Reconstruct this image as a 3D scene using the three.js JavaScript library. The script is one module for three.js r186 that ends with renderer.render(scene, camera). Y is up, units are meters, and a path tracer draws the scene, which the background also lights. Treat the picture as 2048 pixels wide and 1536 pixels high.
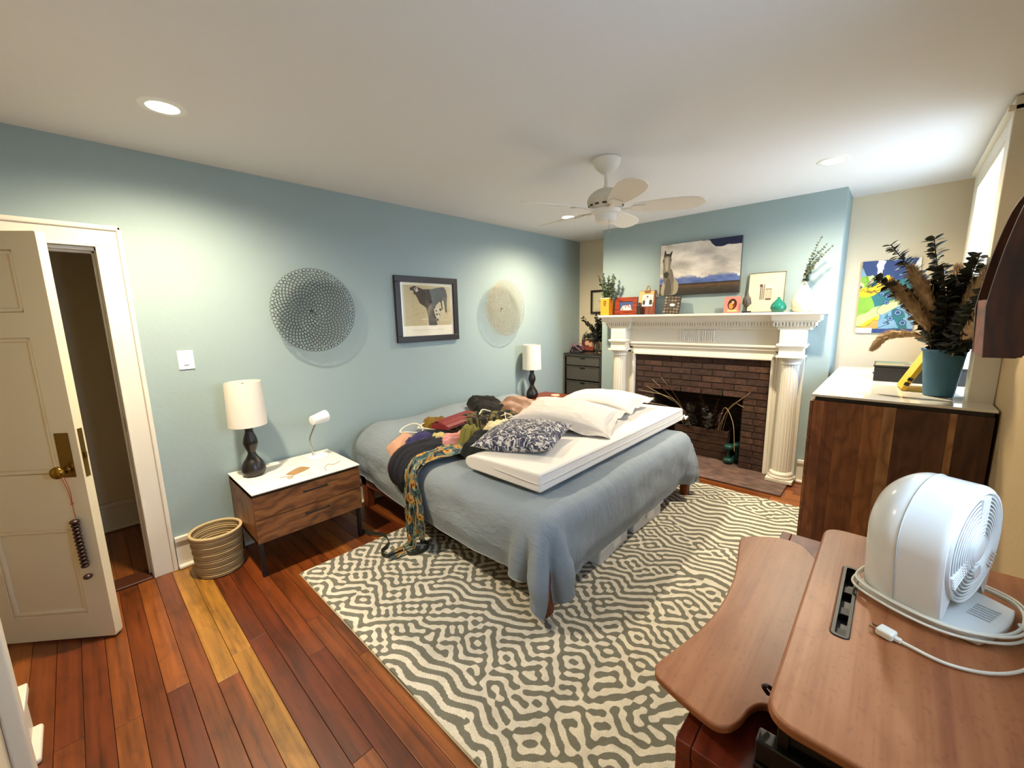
import * as THREE from 'three';
import { RoundedBoxGeometry } from 'three/addons/geometries/RoundedBoxGeometry.js';
import { mergeGeometries, mergeVertices } from 'three/addons/utils/BufferGeometryUtils.js';

// ---------------------------------------------------------------- camera, sky, lamps, exposure
const scene = new THREE.Scene();
const camera = new THREE.PerspectiveCamera(86.48, 2048 / 1536, 0.05, 60);
camera.position.set(3.318, 1.6, 4.5);
camera.rotation.order = 'YXZ';
camera.rotation.set(THREE.MathUtils.degToRad(-9.446), THREE.MathUtils.degToRad(43.17), THREE.MathUtils.degToRad(-1.181));
const renderer = new THREE.WebGLRenderer({ antialias: true });
renderer.toneMapping = THREE.LinearToneMapping;
renderer.toneMappingExposure = 1.18;
renderer.shadowMap.enabled = true;
scene.background = new THREE.Color(8.4, 11.6, 16.2);            // overcast daylight outside the windows
const LAMP_COLOR = new THREE.Color(1.0, 0.85, 0.61), LAMP_POWER = 22.5;
const LAMPS = [[0.73, 4.07], [0.75, 0.87], [2.9, 0.84]];   // recessed ceiling lamps (x, z)
const H = 2.59;                                               // ceiling height

// ---------------------------------------------------------------- helpers
const rng = (s) => () => { s = (s + 0x6d2b79f5) | 0; let t = Math.imul(s ^ (s >>> 15), 1 | s); t = (t + Math.imul(t ^ (t >>> 7), 61 | t)) ^ t; return ((t ^ (t >>> 14)) >>> 0) / 4294967296; };
const V = (x, y, z) => new THREE.Vector3(x, y, z);
const { clamp, lerp, smoothstep } = THREE.MathUtils;
const hash = (x, y, s = 0) => { let h = (Math.imul(x, 374761393) + Math.imul(y, 668265263) + Math.imul(s, 974634777)) | 0; h = Math.imul(h ^ (h >>> 13), 1274126177); return ((h ^ (h >>> 16)) >>> 0) / 4294967296; };
function noise(x, y, s = 0, px = 0, py = 0) {               // value noise; px, py: period in cells for seamless tiles
  const ix = Math.floor(x), iy = Math.floor(y), fx = x - ix, fy = y - iy, u = fx * fx * (3 - 2 * fx), v = fy * fy * (3 - 2 * fy);
  const w = (a, p) => (p ? ((a % p) + p) % p : a);
  const a = hash(w(ix, px), w(iy, py), s), b = hash(w(ix + 1, px), w(iy, py), s), c = hash(w(ix, px), w(iy + 1, py), s), d = hash(w(ix + 1, px), w(iy + 1, py), s);
  return a + (b - a) * u + (c - a) * v + (a - b - c + d) * u * v;
}
function fbm(x, y, s = 0, o = 4, px = 0, py = 0) { let t = 0, a = 0.5, n = 0; for (let i = 0; i < o; i++) { t += a * noise(x, y, s + i * 17, px, py); n += a; a *= 0.5; x *= 2; y *= 2; px *= 2; py *= 2; } return t / n; }
function tex(w, h, fn, { srgb = true, repeat = [1, 1], clampEdge = false } = {}) {
  const d = new Uint8Array(w * h * 4);
  for (let y = 0; y < h; y++) for (let x = 0; x < w; x++) { const c = fn(x / w, y / h, x, y), i = (y * w + x) * 4; const g = typeof c === 'number'; d[i] = clamp(g ? c : c[0], 0, 255); d[i + 1] = clamp(g ? c : c[1], 0, 255); d[i + 2] = clamp(g ? c : c[2], 0, 255); d[i + 3] = 255; }
  const t = new THREE.DataTexture(d, w, h);
  t.magFilter = THREE.LinearFilter; t.minFilter = THREE.LinearMipmapLinearFilter; t.generateMipmaps = true;
  t.wrapS = t.wrapT = clampEdge ? THREE.ClampToEdgeWrapping : THREE.RepeatWrapping;
  t.repeat.set(...repeat); if (srgb) t.colorSpace = THREE.SRGBColorSpace; t.needsUpdate = true; return t;
}
function canvasTex(w, h, draw) {
  const c = document.createElement('canvas'); c.width = w; c.height = h; const g = c.getContext('2d'); draw(g, w, h);
  const t = new THREE.CanvasTexture(c); t.colorSpace = THREE.SRGBColorSpace; return t;
}
const std = (color, roughness = 0.6, extra = {}) => new THREE.MeshStandardMaterial({ color, roughness, ...extra });
const phys = (color, roughness, extra) => new THREE.MeshPhysicalMaterial({ color, roughness, ...extra });

function norm(g) {                                           // position, normal, uv only, not indexed
  const n = g.index ? g.toNonIndexed() : g;
  if (!n.attributes.normal) n.computeVertexNormals();
  if (!n.attributes.uv) n.setAttribute('uv', new THREE.BufferAttribute(new Float32Array(n.attributes.position.count * 2), 2));
  for (const k of Object.keys(n.attributes)) if (!['position', 'normal', 'uv'].includes(k)) n.deleteAttribute(k);
  return n;
}
const merge = (list) => { const a = list.flat(9).filter(Boolean).map(norm); return a.length === 1 ? a[0] : mergeGeometries(a); };
function muv(g, grain = 'x', scale = 1, off = [0, 0]) {      // uv in metres, u along the grain
  g = norm(g); const p = g.attributes.position, n = g.attributes.normal, uv = g.attributes.uv;
  const order = { x: [0, 1, 2], y: [1, 0, 2], z: [2, 0, 1] }[grain];
  for (let i = 0; i < p.count; i++) {
    const q = [p.getX(i), p.getY(i), p.getZ(i)], m = [Math.abs(n.getX(i)), Math.abs(n.getY(i)), Math.abs(n.getZ(i))];
    let [a, b, c] = order, u, v;
    if (m[a] > m[b] && m[a] > m[c]) { u = q[b]; v = q[c]; } else if (m[b] >= m[c]) { u = q[a]; v = q[c]; } else { u = q[a]; v = q[b]; }
    uv.setXY(i, u / scale + off[0], v / scale + off[1]);
  }
  return g;
}
const box = (x0, x1, y0, y1, z0, z1) => new THREE.BoxGeometry(x1 - x0, y1 - y0, z1 - z0).translate((x0 + x1) / 2, (y0 + y1) / 2, (z0 + z1) / 2);
const rbox = (x0, x1, y0, y1, z0, z1, r = 0.004, s = 2) => new RoundedBoxGeometry(x1 - x0, y1 - y0, z1 - z0, s, Math.min(r, (x1 - x0) / 2.01, (y1 - y0) / 2.01, (z1 - z0) / 2.01)).translate((x0 + x1) / 2, (y0 + y1) / 2, (z0 + z1) / 2);
const lathe = (pts, seg = 32) => new THREE.LatheGeometry(pts.map(([r, y]) => new THREE.Vector2(Math.max(r, 1e-5), y)), seg);
function slathe(pts, seg = 40, n = 40) { return lathe(new THREE.SplineCurve(pts.map(([r, y]) => new THREE.Vector2(r, y))).getPoints(n).map((p) => [p.x, p.y]), seg); }
const tube = (pts, r, seg = 32, rad = 8, closed = false) => new THREE.TubeGeometry(new THREE.CatmullRomCurve3(pts.map((p) => V(...p)), closed), seg, r, rad, closed);
const cyl = (r0, r1, h, x, y, z, seg = 24) => new THREE.CylinderGeometry(r1, r0, h, seg).translate(x, y + h / 2, z);   // r0 at the bottom
const rod = (a, b, r, seg = 8) => { const A = V(...a), B = V(...b), d = B.clone().sub(A), g = new THREE.CylinderGeometry(r, r, d.length(), seg); g.applyQuaternion(new THREE.Quaternion().setFromUnitVectors(V(0, 1, 0), d.normalize())); return g.translate((A.x + B.x) / 2, (A.y + B.y) / 2, (A.z + B.z) / 2); };
function extrude(pts, depth, bevel = 0, curve = 12) {
  const s = Array.isArray(pts) ? new THREE.Shape(pts.map(([x, y]) => new THREE.Vector2(x, y))) : pts;
  return new THREE.ExtrudeGeometry(s, { depth: depth - 2 * bevel, bevelEnabled: bevel > 0, bevelSize: bevel, bevelThickness: bevel, bevelOffset: -bevel, bevelSegments: 3, curveSegments: curve }).translate(0, 0, bevel);
}
function surf(fn, nu, nv, closeU = false) {                  // smooth grid, fn(u, v) -> [x, y, z]
  const p = [], uv = [], idx = [];
  for (let j = 0; j <= nv; j++) for (let i = 0; i <= nu; i++) { p.push(...fn(i / nu, j / nv)); uv.push(i / nu, j / nv); }
  for (let j = 0; j < nv; j++) for (let i = 0; i < nu; i++) { const a = j * (nu + 1) + i, b = a + 1, c = a + nu + 1, d = c + 1; idx.push(a, b, d, a, d, c); }
  const g = new THREE.BufferGeometry(); g.setAttribute('position', new THREE.Float32BufferAttribute(p, 3)); g.setAttribute('uv', new THREE.Float32BufferAttribute(uv, 2)); g.setIndex(idx);
  if (closeU) { const t = mergeVertices(g.clone().deleteAttribute('uv'), 1e-5); t.computeVertexNormals(); const n = t.attributes.normal; const map = new Map(); const P = t.attributes.position; for (let i = 0; i < P.count; i++) map.set([P.getX(i), P.getY(i), P.getZ(i)].map((q) => q.toFixed(4)).join(), i); g.computeVertexNormals(); for (let i = 0; i < g.attributes.position.count; i++) { const q = g.attributes.position, k = map.get([q.getX(i), q.getY(i), q.getZ(i)].map((s) => s.toFixed(4)).join()); if (k !== undefined) g.attributes.normal.setXYZ(i, n.getX(k), n.getY(k), n.getZ(k)); } } else g.computeVertexNormals();
  return g;
}
function shell(P, nx, ny, t, uvScale = [1, 1]) {             // a cloth with thickness t from a grid of points P[j * nx + i] (Vector3)
  const mk = (pts, flip) => {
    const g = new THREE.BufferGeometry(), p = [], uv = [], idx = [];
    for (let j = 0; j < ny; j++) for (let i = 0; i < nx; i++) { const q = pts[j * nx + i]; p.push(q.x, q.y, q.z); uv.push(i / (nx - 1) * uvScale[0], j / (ny - 1) * uvScale[1]); }
    for (let j = 0; j < ny - 1; j++) for (let i = 0; i < nx - 1; i++) { const a = j * nx + i, b = a + 1, c = a + nx, d = c + 1; flip ? idx.push(a, b, d, a, d, c) : idx.push(a, d, b, a, c, d); }
    g.setAttribute('position', new THREE.Float32BufferAttribute(p, 3)); g.setAttribute('uv', new THREE.Float32BufferAttribute(uv, 2)); g.setIndex(idx); g.computeVertexNormals(); return g;
  };
  const top = mk(P, false), n = top.attributes.normal;
  const Q = P.map((q, i) => V(q.x - n.getX(i) * t, q.y - n.getY(i) * t, q.z - n.getZ(i) * t));
  const bottom = mk(Q, true), rp = [], ruv = [];
  const loop = []; for (let i = 0; i < nx; i++) loop.push(i); for (let j = 1; j < ny; j++) loop.push(j * nx + nx - 1); for (let i = nx - 2; i >= 0; i--) loop.push((ny - 1) * nx + i); for (let j = ny - 2; j > 0; j--) loop.push(j * nx);
  for (let k = 0; k < loop.length; k++) { const a = loop[k], b = loop[(k + 1) % loop.length]; for (const q of [P[a], Q[a], Q[b], P[a], Q[b], P[b]]) { rp.push(q.x, q.y, q.z); ruv.push((a % nx) / (nx - 1) * uvScale[0], Math.floor(a / nx) / (ny - 1) * uvScale[1]); } }
  const rim = new THREE.BufferGeometry(); rim.setAttribute('position', new THREE.Float32BufferAttribute(rp, 3)); rim.setAttribute('uv', new THREE.Float32BufferAttribute(ruv, 2)); rim.computeVertexNormals();
  return merge([top, bottom, rim]);
}
const taken = new Map();
const numbered = (n) => { const k = taken.get(n) ?? 0; taken.set(n, k + 1); return k ? `${n}_${String(k).padStart(3, '0')}` : n; };
function obj(name, geos, m, parent = scene) { const o = new THREE.Mesh(merge([geos]), m); o.name = parent === scene ? numbered(name) : name; parent.add(o); return o; }
function tag(o, label, category, group) { o.userData.label = label; o.userData.category = category; if (group) o.userData.group = group; return o; }
function thing(name, label, category, pos = [0, 0, 0], turn = 0, group) { const o = new THREE.Group(); o.name = numbered(name); scene.add(o); o.position.set(...pos); o.rotation.y = turn; return tag(o, label, category, group); }
function struct(name, geos, m, label) { const o = obj(name, geos, m); o.userData.kind = 'structure'; if (label) o.userData.label = label; return o; }
function dup(root, pos, turn, label) { const r = root.clone(); r.name = numbered(root.name.replace(/_\d{3}$/, '')); scene.add(r); if (pos) r.position.set(...pos); if (turn !== undefined) r.rotation.y = turn; r.userData = { ...root.userData }; if (label) r.userData.label = label; return r; }

// ---------------------------------------------------------------- shared textures and materials
const plasterBump = tex(512, 512, (u, v) => 255 * (0.6 * fbm(u * 48, v * 48, 3, 3, 48, 48) + 0.4 * fbm(u * 8, v * 8, 9, 3, 8, 8)), { srgb: false, repeat: [1, 1] });
const paint = (color, rough = 0.75) => std(color, rough, { bumpMap: plasterBump, bumpScale: 0.0012 });
const M = {
  blue: paint('#97a8a7'), cream: paint('#d8cbb0'), tan: paint('#bfa67c'), ceiling: paint('#e3e3e4', 0.85),
  white: std('#e0d9c8', 0.38), whitePlastic: std('#eef0ee', 0.32), black: std('#0c0c0d', 0.4), darkMetal: std('#2a2927', 0.38, { metalness: 0.8 }),
  brass: std('#6b5426', 0.34, { metalness: 0.9 }), chrome: std('#b9b9b5', 0.22, { metalness: 1 }), glass: phys('#ffffff', 0.02, { transmission: 1, thickness: 0, ior: 1.45 }),
};
function woodTex(seed, c0, c1, c2, rings = 7, streak = 90, mix = 0.45) {   // u along the grain: 1 tile = 1 m by 0.5 m of board
  const a = new THREE.Color(c0), b = new THREE.Color(c1), c = new THREE.Color(c2), A = [a, b, c].map((q) => { const s = q.clone().convertLinearToSRGB(); return [s.r * 255, s.g * 255, s.b * 255]; });
  return tex(1024, 512, (u, v) => {
    const warp = fbm(u * 3, v * 6, seed, 4, 3, 6), r = Math.abs(Math.sin((v * rings + warp * 2.2) * Math.PI * 2)), fine = mix < 0.3 ? 0.6 * fbm(u * 3, v * streak, seed + 5, 3, 3, streak) + 0.4 * fbm(u * 2, v * streak * 0.25, seed + 6, 2, 2, Math.round(streak * 0.25)) : fbm(u * 10, v * streak, seed + 5, 3, 10, streak), pore = noise(u * 110, v * 256, seed + 8, 110, 256);
    let t = mix * r + (1 - mix) * fine; t = clamp(t * 1.15 - 0.1, 0, 1);
    const k = t < 0.5 ? [0, 1, t * 2] : [1, 2, t * 2 - 1], d = pore > 0.82 ? 0.93 : 1;
    return [0, 1, 2].map((i) => lerp(A[k[0]][i], A[k[1]][i], k[2]) * d);
  });
}

// ---------------------------------------------------------------- the room
{
  // floor: boards run away from the bed wall; each board is a part
  const grain = woodTex(11, '#6f6f6f', '#c4c4c4', '#ffffff', 2, 72, 0.12);
  const tones = ['#8c4419', '#9a501f', '#a85c25', '#7e3815', '#b5682a', '#c27a32'].map((c) => phys(c, 0.34, { map: grain, bumpMap: grain, bumpScale: 0.0006, clearcoat: 0.25, clearcoatRoughness: 0.18 }));
  const yellow = phys('#cf8f38', 0.34, { map: grain, clearcoat: 0.25, clearcoatRoughness: 0.18 });
  const fl = struct('floor', box(-1.3, 4.0, -0.12, -0.019, -0.75, 6.2), std('#2a140a', 0.8), 'red brown wooden floor boards');
  const r = rng(5), bw = 0.083; let row = 0;
  for (let z = -0.47; z < 5.7; z += bw, row++) {
    let x = -1.06 + (row % 3) * 0.0; const hallRow = z > 3.4;
    x = hallRow ? -1.06 : -0.0;
    const end = z > 4.9 ? 0.96 : 3.74;
    let cut = x; 
    while (cut < end - 0.02) {
      let L = 0.9 + r() * 1.5; if (end - cut - L < 0.5) L = end - cut;
      if (hallRow && cut < -0.05) L = Math.min(L, -0.02 - cut + 0.0);            // hall boards stop at the sill
      const isYellow = (row === 55 && cut > -0.03) || (row === 56 && cut > -0.03 && cut < 1.0) || (row === 59 && cut > 1.2);
      const y = (r() - 0.5) * 0.0008;
      obj('floor_board', muv(rbox(cut + 0.0006, cut + L - 0.0006, -0.02, y, z + 0.0007, z + bw - 0.0007, 0.0016, 1), 'x', 1, [r() * 3, r() * 3]), isYellow ? yellow : tones[Math.floor(r() * 4.6 + (r() < 0.12 ? 1 : 0)) % 6], fl);
      cut += L;
    }
  }
}
struct('ceiling', box(-1.3, 4.0, H, H + 0.12, -0.75, 6.2), M.ceiling);
// bed wall with the doorway (opening z 4.348 .. 5.15, y up to 2.023)
struct('wall_left', [muv(box(-0.12, 0, 0, H, -0.6, 4.348)), muv(box(-0.12, 0, 2.023, H, 4.348, 5.15)), muv(box(-0.12, 0, 0, H, 5.15, 6.1))], M.blue, 'grey blue bed wall');
struct('wall_far', [muv(box(-0.12, 0.66, 0, H, -0.59, -0.47)), muv(box(2.9, 4.0, 0, H, -0.59, -0.47))], M.cream, 'cream wall in the niches beside the chimney');
const FB = [1.33, 2.27, 0.79];                               // firebox opening
struct('wall_chimney', [muv(box(0.65, FB[0], 0, H, -0.59, 0)), muv(box(FB[1], 2.92, 0, H, -0.59, 0)), muv(box(FB[0], FB[1], FB[2], H, -0.59, 0)), muv(box(FB[0], FB[1], 0, FB[2], -0.59, -0.46))], M.blue, 'grey blue chimney breast');
{ // window wall: two windows
  const x0 = 3.73, x1 = 3.98, W1 = [0.07, 1.14, 0.85, 2.43], W2 = [3.15, 3.98, 1.2, 2.43];
  struct('wall_right', [box(x0, x1, 0, H, -0.59, W1[0]), box(x0, x1, 0, H, W1[1], W2[0]), box(x0, x1, 0, H, W2[1], 5.0), ...[W1, W2].flatMap((w) => [box(x0, x1, 0, w[2], w[0], w[1]), box(x0, x1, w[3], H, w[0], w[1])])].map((g) => muv(g)), M.tan, 'tan window wall');
  [W1, W2].forEach(([a, b, c, d], k) => {
    const w = new THREE.Group(); w.name = `window_${k + 1}`; w.userData.kind = 'structure'; scene.add(w);
    const f = x0 - (k ? 0.03 : 0.1);
    obj('window_casing', [rbox(f, x0, c - 0.14, H - 0.004, a - 0.14, a, 0.006), rbox(f, x0, c - 0.14, H - 0.004, b, b + 0.14, 0.006), rbox(f, x0, d, H - 0.004, a, b, 0.006), rbox(f - 0.02, x0, d + 0.09, d + 0.12, a - 0.14, b + 0.14, 0.006), rbox(f - 0.02, x0, c - 0.14, c - 0.1, a - 0.14, b + 0.14, 0.006)], M.white, w);
    obj('window_jamb', [box(f + 0.005, x1, c, d, a, a + 0.02), box(f + 0.005, x1, c, d, b - 0.02, b), box(f + 0.005, x1, d - 0.02, d, a, b), box(f + 0.005, x1, c, c + 0.03, a, b)], M.white, w);
    const sx = x1 - 0.07, mid = (c + d) / 2;
    obj('window_sash', [rbox(sx, sx + 0.04, c + 0.03, d - 0.02, a + 0.02, a + 0.07), rbox(sx, sx + 0.04, c + 0.03, d - 0.02, b - 0.07, b - 0.02), rbox(sx, sx + 0.04, d - 0.08, d - 0.02, a + 0.07, b - 0.07), rbox(sx, sx + 0.04, c + 0.03, c + 0.1, a + 0.07, b - 0.07), rbox(sx - 0.01, sx + 0.04, mid - 0.025, mid + 0.025, a + 0.07, b - 0.07)], M.white, w);
    for (const [y0, y1] of [[c + 0.1, mid - 0.025], [mid + 0.025, d - 0.08]]) obj('pane', box(sx + 0.018, sx + 0.022, y0, y1, a + 0.07, b - 0.07), M.glass, w);
  });
}
// the block of wall behind the camera with its outside corner, and the entry alcove
struct('wall_back', [muv(box(0.95, 4.0, 0, H, 4.83, 5.75))], M.cream, 'cream wall end beside the door');
struct('wall_alcove', [muv(box(-0.12, 0.95, 0, H, 5.63, 5.75))], M.cream);
struct('wall_hall', [muv(box(-1.17, -1.05, 0, H, 3.3, 6.1)), muv(box(-1.1, -0.12, 0, H, 3.3, 3.42)), muv(box(-1.1, -0.12, 0, H, 5.98, 6.1))], M.cream, 'cream hallway wall seen through the doorway');
{ // baseboards: board, cap and shoe
  const bb = (name, x0, z0, x1, z1, nx, nz, h = 0.185) => { // along a wall from a to b, facing (nx, nz)
    const seg = (d0, d1, y0, y1, r) => rbox(Math.min(x0, x1) + (nx > 0 ? d0 : nx < 0 ? -d1 : 0), Math.max(x0, x1) + (nx > 0 ? d1 : nx < 0 ? -d0 : 0), y0, y1, Math.min(z0, z1) + (nz > 0 ? d0 : nz < 0 ? -d1 : 0), Math.max(z0, z1) + (nz > 0 ? d1 : nz < 0 ? -d0 : 0), r);
    const o = struct(name, seg(0, 0.018, 0, h, 0.002), M.white); obj('baseboard_cap', seg(0, 0.03, h, h + 0.035, 0.006), M.white, o); obj('shoe_moulding', seg(0.0, 0.045, 0, 0.028, 0.012), M.white, o);
  };
  bb('baseboard_left', 0, -0.47, 0, 4.222, 1, 0); bb('baseboard_chimney', 2.76, 0, 2.92, 0, 0, 1); bb('baseboard_chimney_left', 0.65, 0, 0.85, 0, 0, 1); bb('baseboard_far', 2.92, -0.47, 3.73, -0.47, 0, 1);
  bb('baseboard_back', 0.955, 4.83, 1.16, 4.83, 0, -1); bb('baseboard_hall', -1.05, 3.42, -1.05, 5.98, 1, 0, 0.19); bb('baseboard_right', 3.73, 1.5, 3.73, 4.83, -1, 0);
  const c = struct('trim_1', [rbox(1.17, 1.24, 0, 2.15, 4.80, 4.83, 0.008), rbox(1.24, 1.3, 0, 2.15, 4.785, 4.83, 0.008), rbox(1.145, 1.17, 0, 2.15, 4.812, 4.83, 0.006)], M.white, 'white door casing at the wall end');
}
{ // doorway casing and jambs
  const o = struct('trim_2', [
    rbox(-0.0, 0.022, 0, 2.023 + 0.014, 4.348 - 0.112, 4.348 - 0.008, 0.003), rbox(0, 0.028, 0, 2.04, 4.334, 4.345, 0.004),
    rbox(0, 0.022, 2.03, 2.134, 4.236, 5.26, 0.003), rbox(0, 0.034, 2.12, 2.147, 4.226, 5.27, 0.008), rbox(0, 0.034, 0, 2.147, 4.226, 4.25, 0.008), rbox(0, 0.028, 2.026, 2.037, 4.334, 5.16, 0.004), rbox(0, 0.022, 0, 2.03, 5.16, 5.26, 0.003)], M.white, 'white moulded door casing');
  obj('door_jamb', [box(-0.135, 0.002, 0, 2.023, 4.335, 4.35), box(-0.135, 0.002, 2.008, 2.024, 4.335, 5.16), box(-0.135, 0.002, 0, 2.023, 5.148, 5.163), rbox(-0.07, -0.045, 0, 2.01, 4.35, 4.362, 0.002), rbox(-0.07, -0.045, 1.996, 2.01, 4.35, 5.15, 0.002)], M.white, o);
  obj('strike_plate', rbox(-0.035, -0.008, 0.96, 1.05, 4.349, 4.352, 0.001), M.brass, o);
  obj('threshold', muv(rbox(-0.125, 0.02, 0, 0.014, 4.35, 5.148, 0.006), 'z'), std('#4a2413', 0.4), o);
}
{ // recessed ceiling lamps: trim ring, glowing lens, lamp
  LAMPS.forEach(([x, z], i) => {
    const t = thing('ceiling_lamp', ['round recessed ceiling lamp above the open door', 'round recessed ceiling lamp above the far nightstand', 'round recessed ceiling lamp near the window casing and hearth'][i], 'lamp', [x, H, z], 0, 'recessed ceiling lamps');
    obj('trim_ring', lathe([[0.062, -0.001], [0.064, -0.006], [0.09, -0.005], [0.095, 0]], 40), M.whitePlastic, t);
    obj('lamp_lens', lathe([[0, -0.0035], [0.063, -0.0035], [0.063, 0]], 32), std('#fff4de', 0.5, { emissive: new THREE.Color(1, 0.86, 0.62), emissiveIntensity: 22 }), t);
    const l = new THREE.SpotLight(LAMP_COLOR, LAMP_POWER, 0, 1.42, 1.0, 2); l.name = 'ceiling_lamp_light'; l.position.set(x, H - 0.012, z); l.target.position.set(x, 0, z); l.castShadow = true; l.shadow.radius = 2.6; l.shadow.mapSize.set(1024, 1024);
    scene.add(l, l.target);
  });
}

struct('added_ground', muv(box(4.05, 70, -3.6, -3.5, -60, 60), 'x', 4), std('#b4b5b0', 0.95), 'unseen pale slab added outside to limit and bounce daylight toward the ceiling');  // unseen slab added to cut upward skylight; paled to bounce some onto the ceiling

// ---------------------------------------------------------------- rug
{
  const w = 400, h = 500, K = 9, ORI = 24, cell = 2.3 / w;
  let A = new Float32Array(w * h), B = new Float32Array(w * h); const ori = new Uint8Array(w * h), r = rng(77);
  for (let i = 0; i < A.length; i++) A[i] = r() - 0.5;
  const kernels = [];
  for (let o = 0; o <= ORI; o++) {                              // the last kernel has no direction: it makes mazes, diamonds and rings
    const t = o / ORI * Math.PI, c = Math.cos(t), s = Math.sin(t), k = new Float32Array((2 * K + 1) ** 2); let sum = 0, abs = 0;
    for (let y = -K; y <= K; y++) for (let x = -K; x <= K; x++) {
      const a = x * c + y * s, p = -x * s + y * c, d = lerp(Math.hypot(x * 0.86, y * 1.08), (Math.abs(x) * 0.8 + Math.abs(y) * 1.12) * 0.8, 0.7);
      const v = o < ORI ? Math.exp(-(a * a) / 7.5 - (p * p) / 22) * Math.cos(p * 2 * Math.PI / 11) : Math.exp(-(d * d) / 26) * Math.cos(d * 2 * Math.PI / 10.4);
      k[(y + K) * (2 * K + 1) + x + K] = v; sum += v; abs += Math.abs(v);
    }
    for (let i = 0; i < k.length; i++) k[i] = (k[i] - sum / k.length) / abs; kernels.push(k);
  }
  for (let y = 0; y < h; y++) for (let x = 0; x < w; x++) {   // rows of ringed diamonds and hooks between rows of wavy bands; the kernels then join them up
    const T = 11.2, X = x + 16 * (fbm(x / 30, y / 30, 51, 2) - 0.5), Y = y + 0.14 * x + 22 * (fbm(x / 38, y / 38, 52, 2) - 0.5), calm = Math.max(noise(x / 70 + 3, y / 40 + 7, 4) - 0.2, smoothstep(x, 215, 300) * (1 - smoothstep(Math.abs(y - 118 + 20 * noise(x / 40, 2, 8)), 38, 75))), tri = Math.abs(((X / 19) % 2 + 2) % 2 - 1);
    let g = Math.cos(2 * Math.PI * (Y + 6.5 * tri) / T);
    const sub = Math.floor(Y / 24), col = X / 28 + 0.5 * (sub & 1), cell = Math.floor(col), pick = hash(cell, sub, 9), band = noise(x / 60, sub * 0.7, 61);
    if (calm < 0.6 && band > 0.2 && pick > 0.16) { const fx = (col - cell - 0.5) * 28, fy = (Y / 24 - sub - 0.5) * 24, d = Math.abs(fx) * 0.82 + Math.abs(fy) * 1.02; g = (pick > 0.6 ? 1 : -1) * Math.cos(2 * Math.PI * d / T); }
    A[y * w + x] = g + 0.9 * A[y * w + x];
    const t = 0.14 + (fbm(x / 30, y / 30, 5, 2) - 0.5) * 0.8; ori[y * w + x] = calm > 0.62 ? ((Math.round(t / Math.PI * ORI) % ORI) + ORI) % ORI : ORI;
  }
  const pw = w + 2 * K, ph = h + 2 * K, pad = new Float32Array(pw * ph), S = 2 * K + 1;
  const spread = (src, dst) => {
    for (let y = 0; y < ph; y++) { let yy = Math.abs(y - K); if (yy >= h) yy = 2 * h - 2 - yy; for (let x = 0; x < pw; x++) { let xx = Math.abs(x - K); if (xx >= w) xx = 2 * w - 2 - xx; pad[y * pw + x] = src[yy * w + xx]; } }
    for (let y = 0; y < h; y++) for (let x = 0; x < w; x++) { const k = kernels[ori[y * w + x]]; let s = 0; for (let dy = 0; dy < S; dy++) { const b = (y + dy) * pw + x, q = dy * S; for (let dx = 0; dx < S; dx++) s += pad[b + dx] * k[q + dx]; } dst[y * w + x] = Math.tanh(s * 9 + 0.04); }
  };
  for (let it = 0; it < 3; it++) { spread(A, B); [A, B] = [B, A]; }
  const at = (u, v) => { const x = clamp(u * w - 0.5, 0, w - 1.001), y = clamp(v * h - 0.5, 0, h - 1.001), i = Math.floor(x), j = Math.floor(y), fx = x - i, fy = y - j; const a = A[j * w + i], b = A[j * w + i + 1], c = A[(j + 1) * w + i], d = A[(j + 1) * w + i + 1]; return (a * (1 - fx) + b * fx) * (1 - fy) + (c * (1 - fx) + d * fx) * fy; };
  const TW = 1440, TH = 1800, dark = [118, 116, 103], light = [222, 214, 196];
  const color = tex(TW, TH, (u, v, x, y) => { const s = smoothstep(at(u, v) + (hash(x, y, 3) - 0.5) * 0.25, -0.16, 0.12), g = 0.86 + 0.2 * hash(x, y, 1) * 0.8 + 0.1 * (fbm(u * 60, v * 70, 8, 2) - 0.5); return [0, 1, 2].map((i) => lerp(light[i], dark[i], s) * g); }, { clampEdge: true });
  const bump = tex(720, 900, (u, v, x, y) => 150 - 60 * smoothstep(at(u, v), -0.3, 0.3) + 60 * hash(x, y, 6), { srgb: false, clampEdge: true });
  const rug = thing('area_rug', 'cream rug with a winding grey green labyrinth pattern under the bed', 'rug');
  const x0 = 0.69, x1 = 2.985, z0 = 0.635, z1 = 3.71, g = norm(rbox(x0, x1, 0.0015, 0.014, z0, z1, 0.005, 3)), p = g.attributes.position;
  for (let i = 0; i < p.count; i++) g.attributes.uv.setXY(i, (p.getX(i) - x0) / (x1 - x0), (p.getZ(i) - z0) / (z1 - z0));
  obj('pile', g, std('#ffffff', 0.95, { map: color, bumpMap: bump, bumpScale: 0.004 }), rug);
  obj('rug_binding', [rbox(x0 - 0.003, x1 + 0.003, 0.001, 0.007, z0 - 0.004, z0 + 0.002, 0.002), rbox(x0 - 0.003, x1 + 0.003, 0.001, 0.007, z1 - 0.002, z1 + 0.004, 0.002), rbox(x0 - 0.004, x0 + 0.002, 0.001, 0.007, z0, z1, 0.002), rbox(x1 - 0.002, x1 + 0.004, 0.001, 0.007, z0, z1, 0.002)], std('#b9ac8e', 0.95), rug);
}

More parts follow.
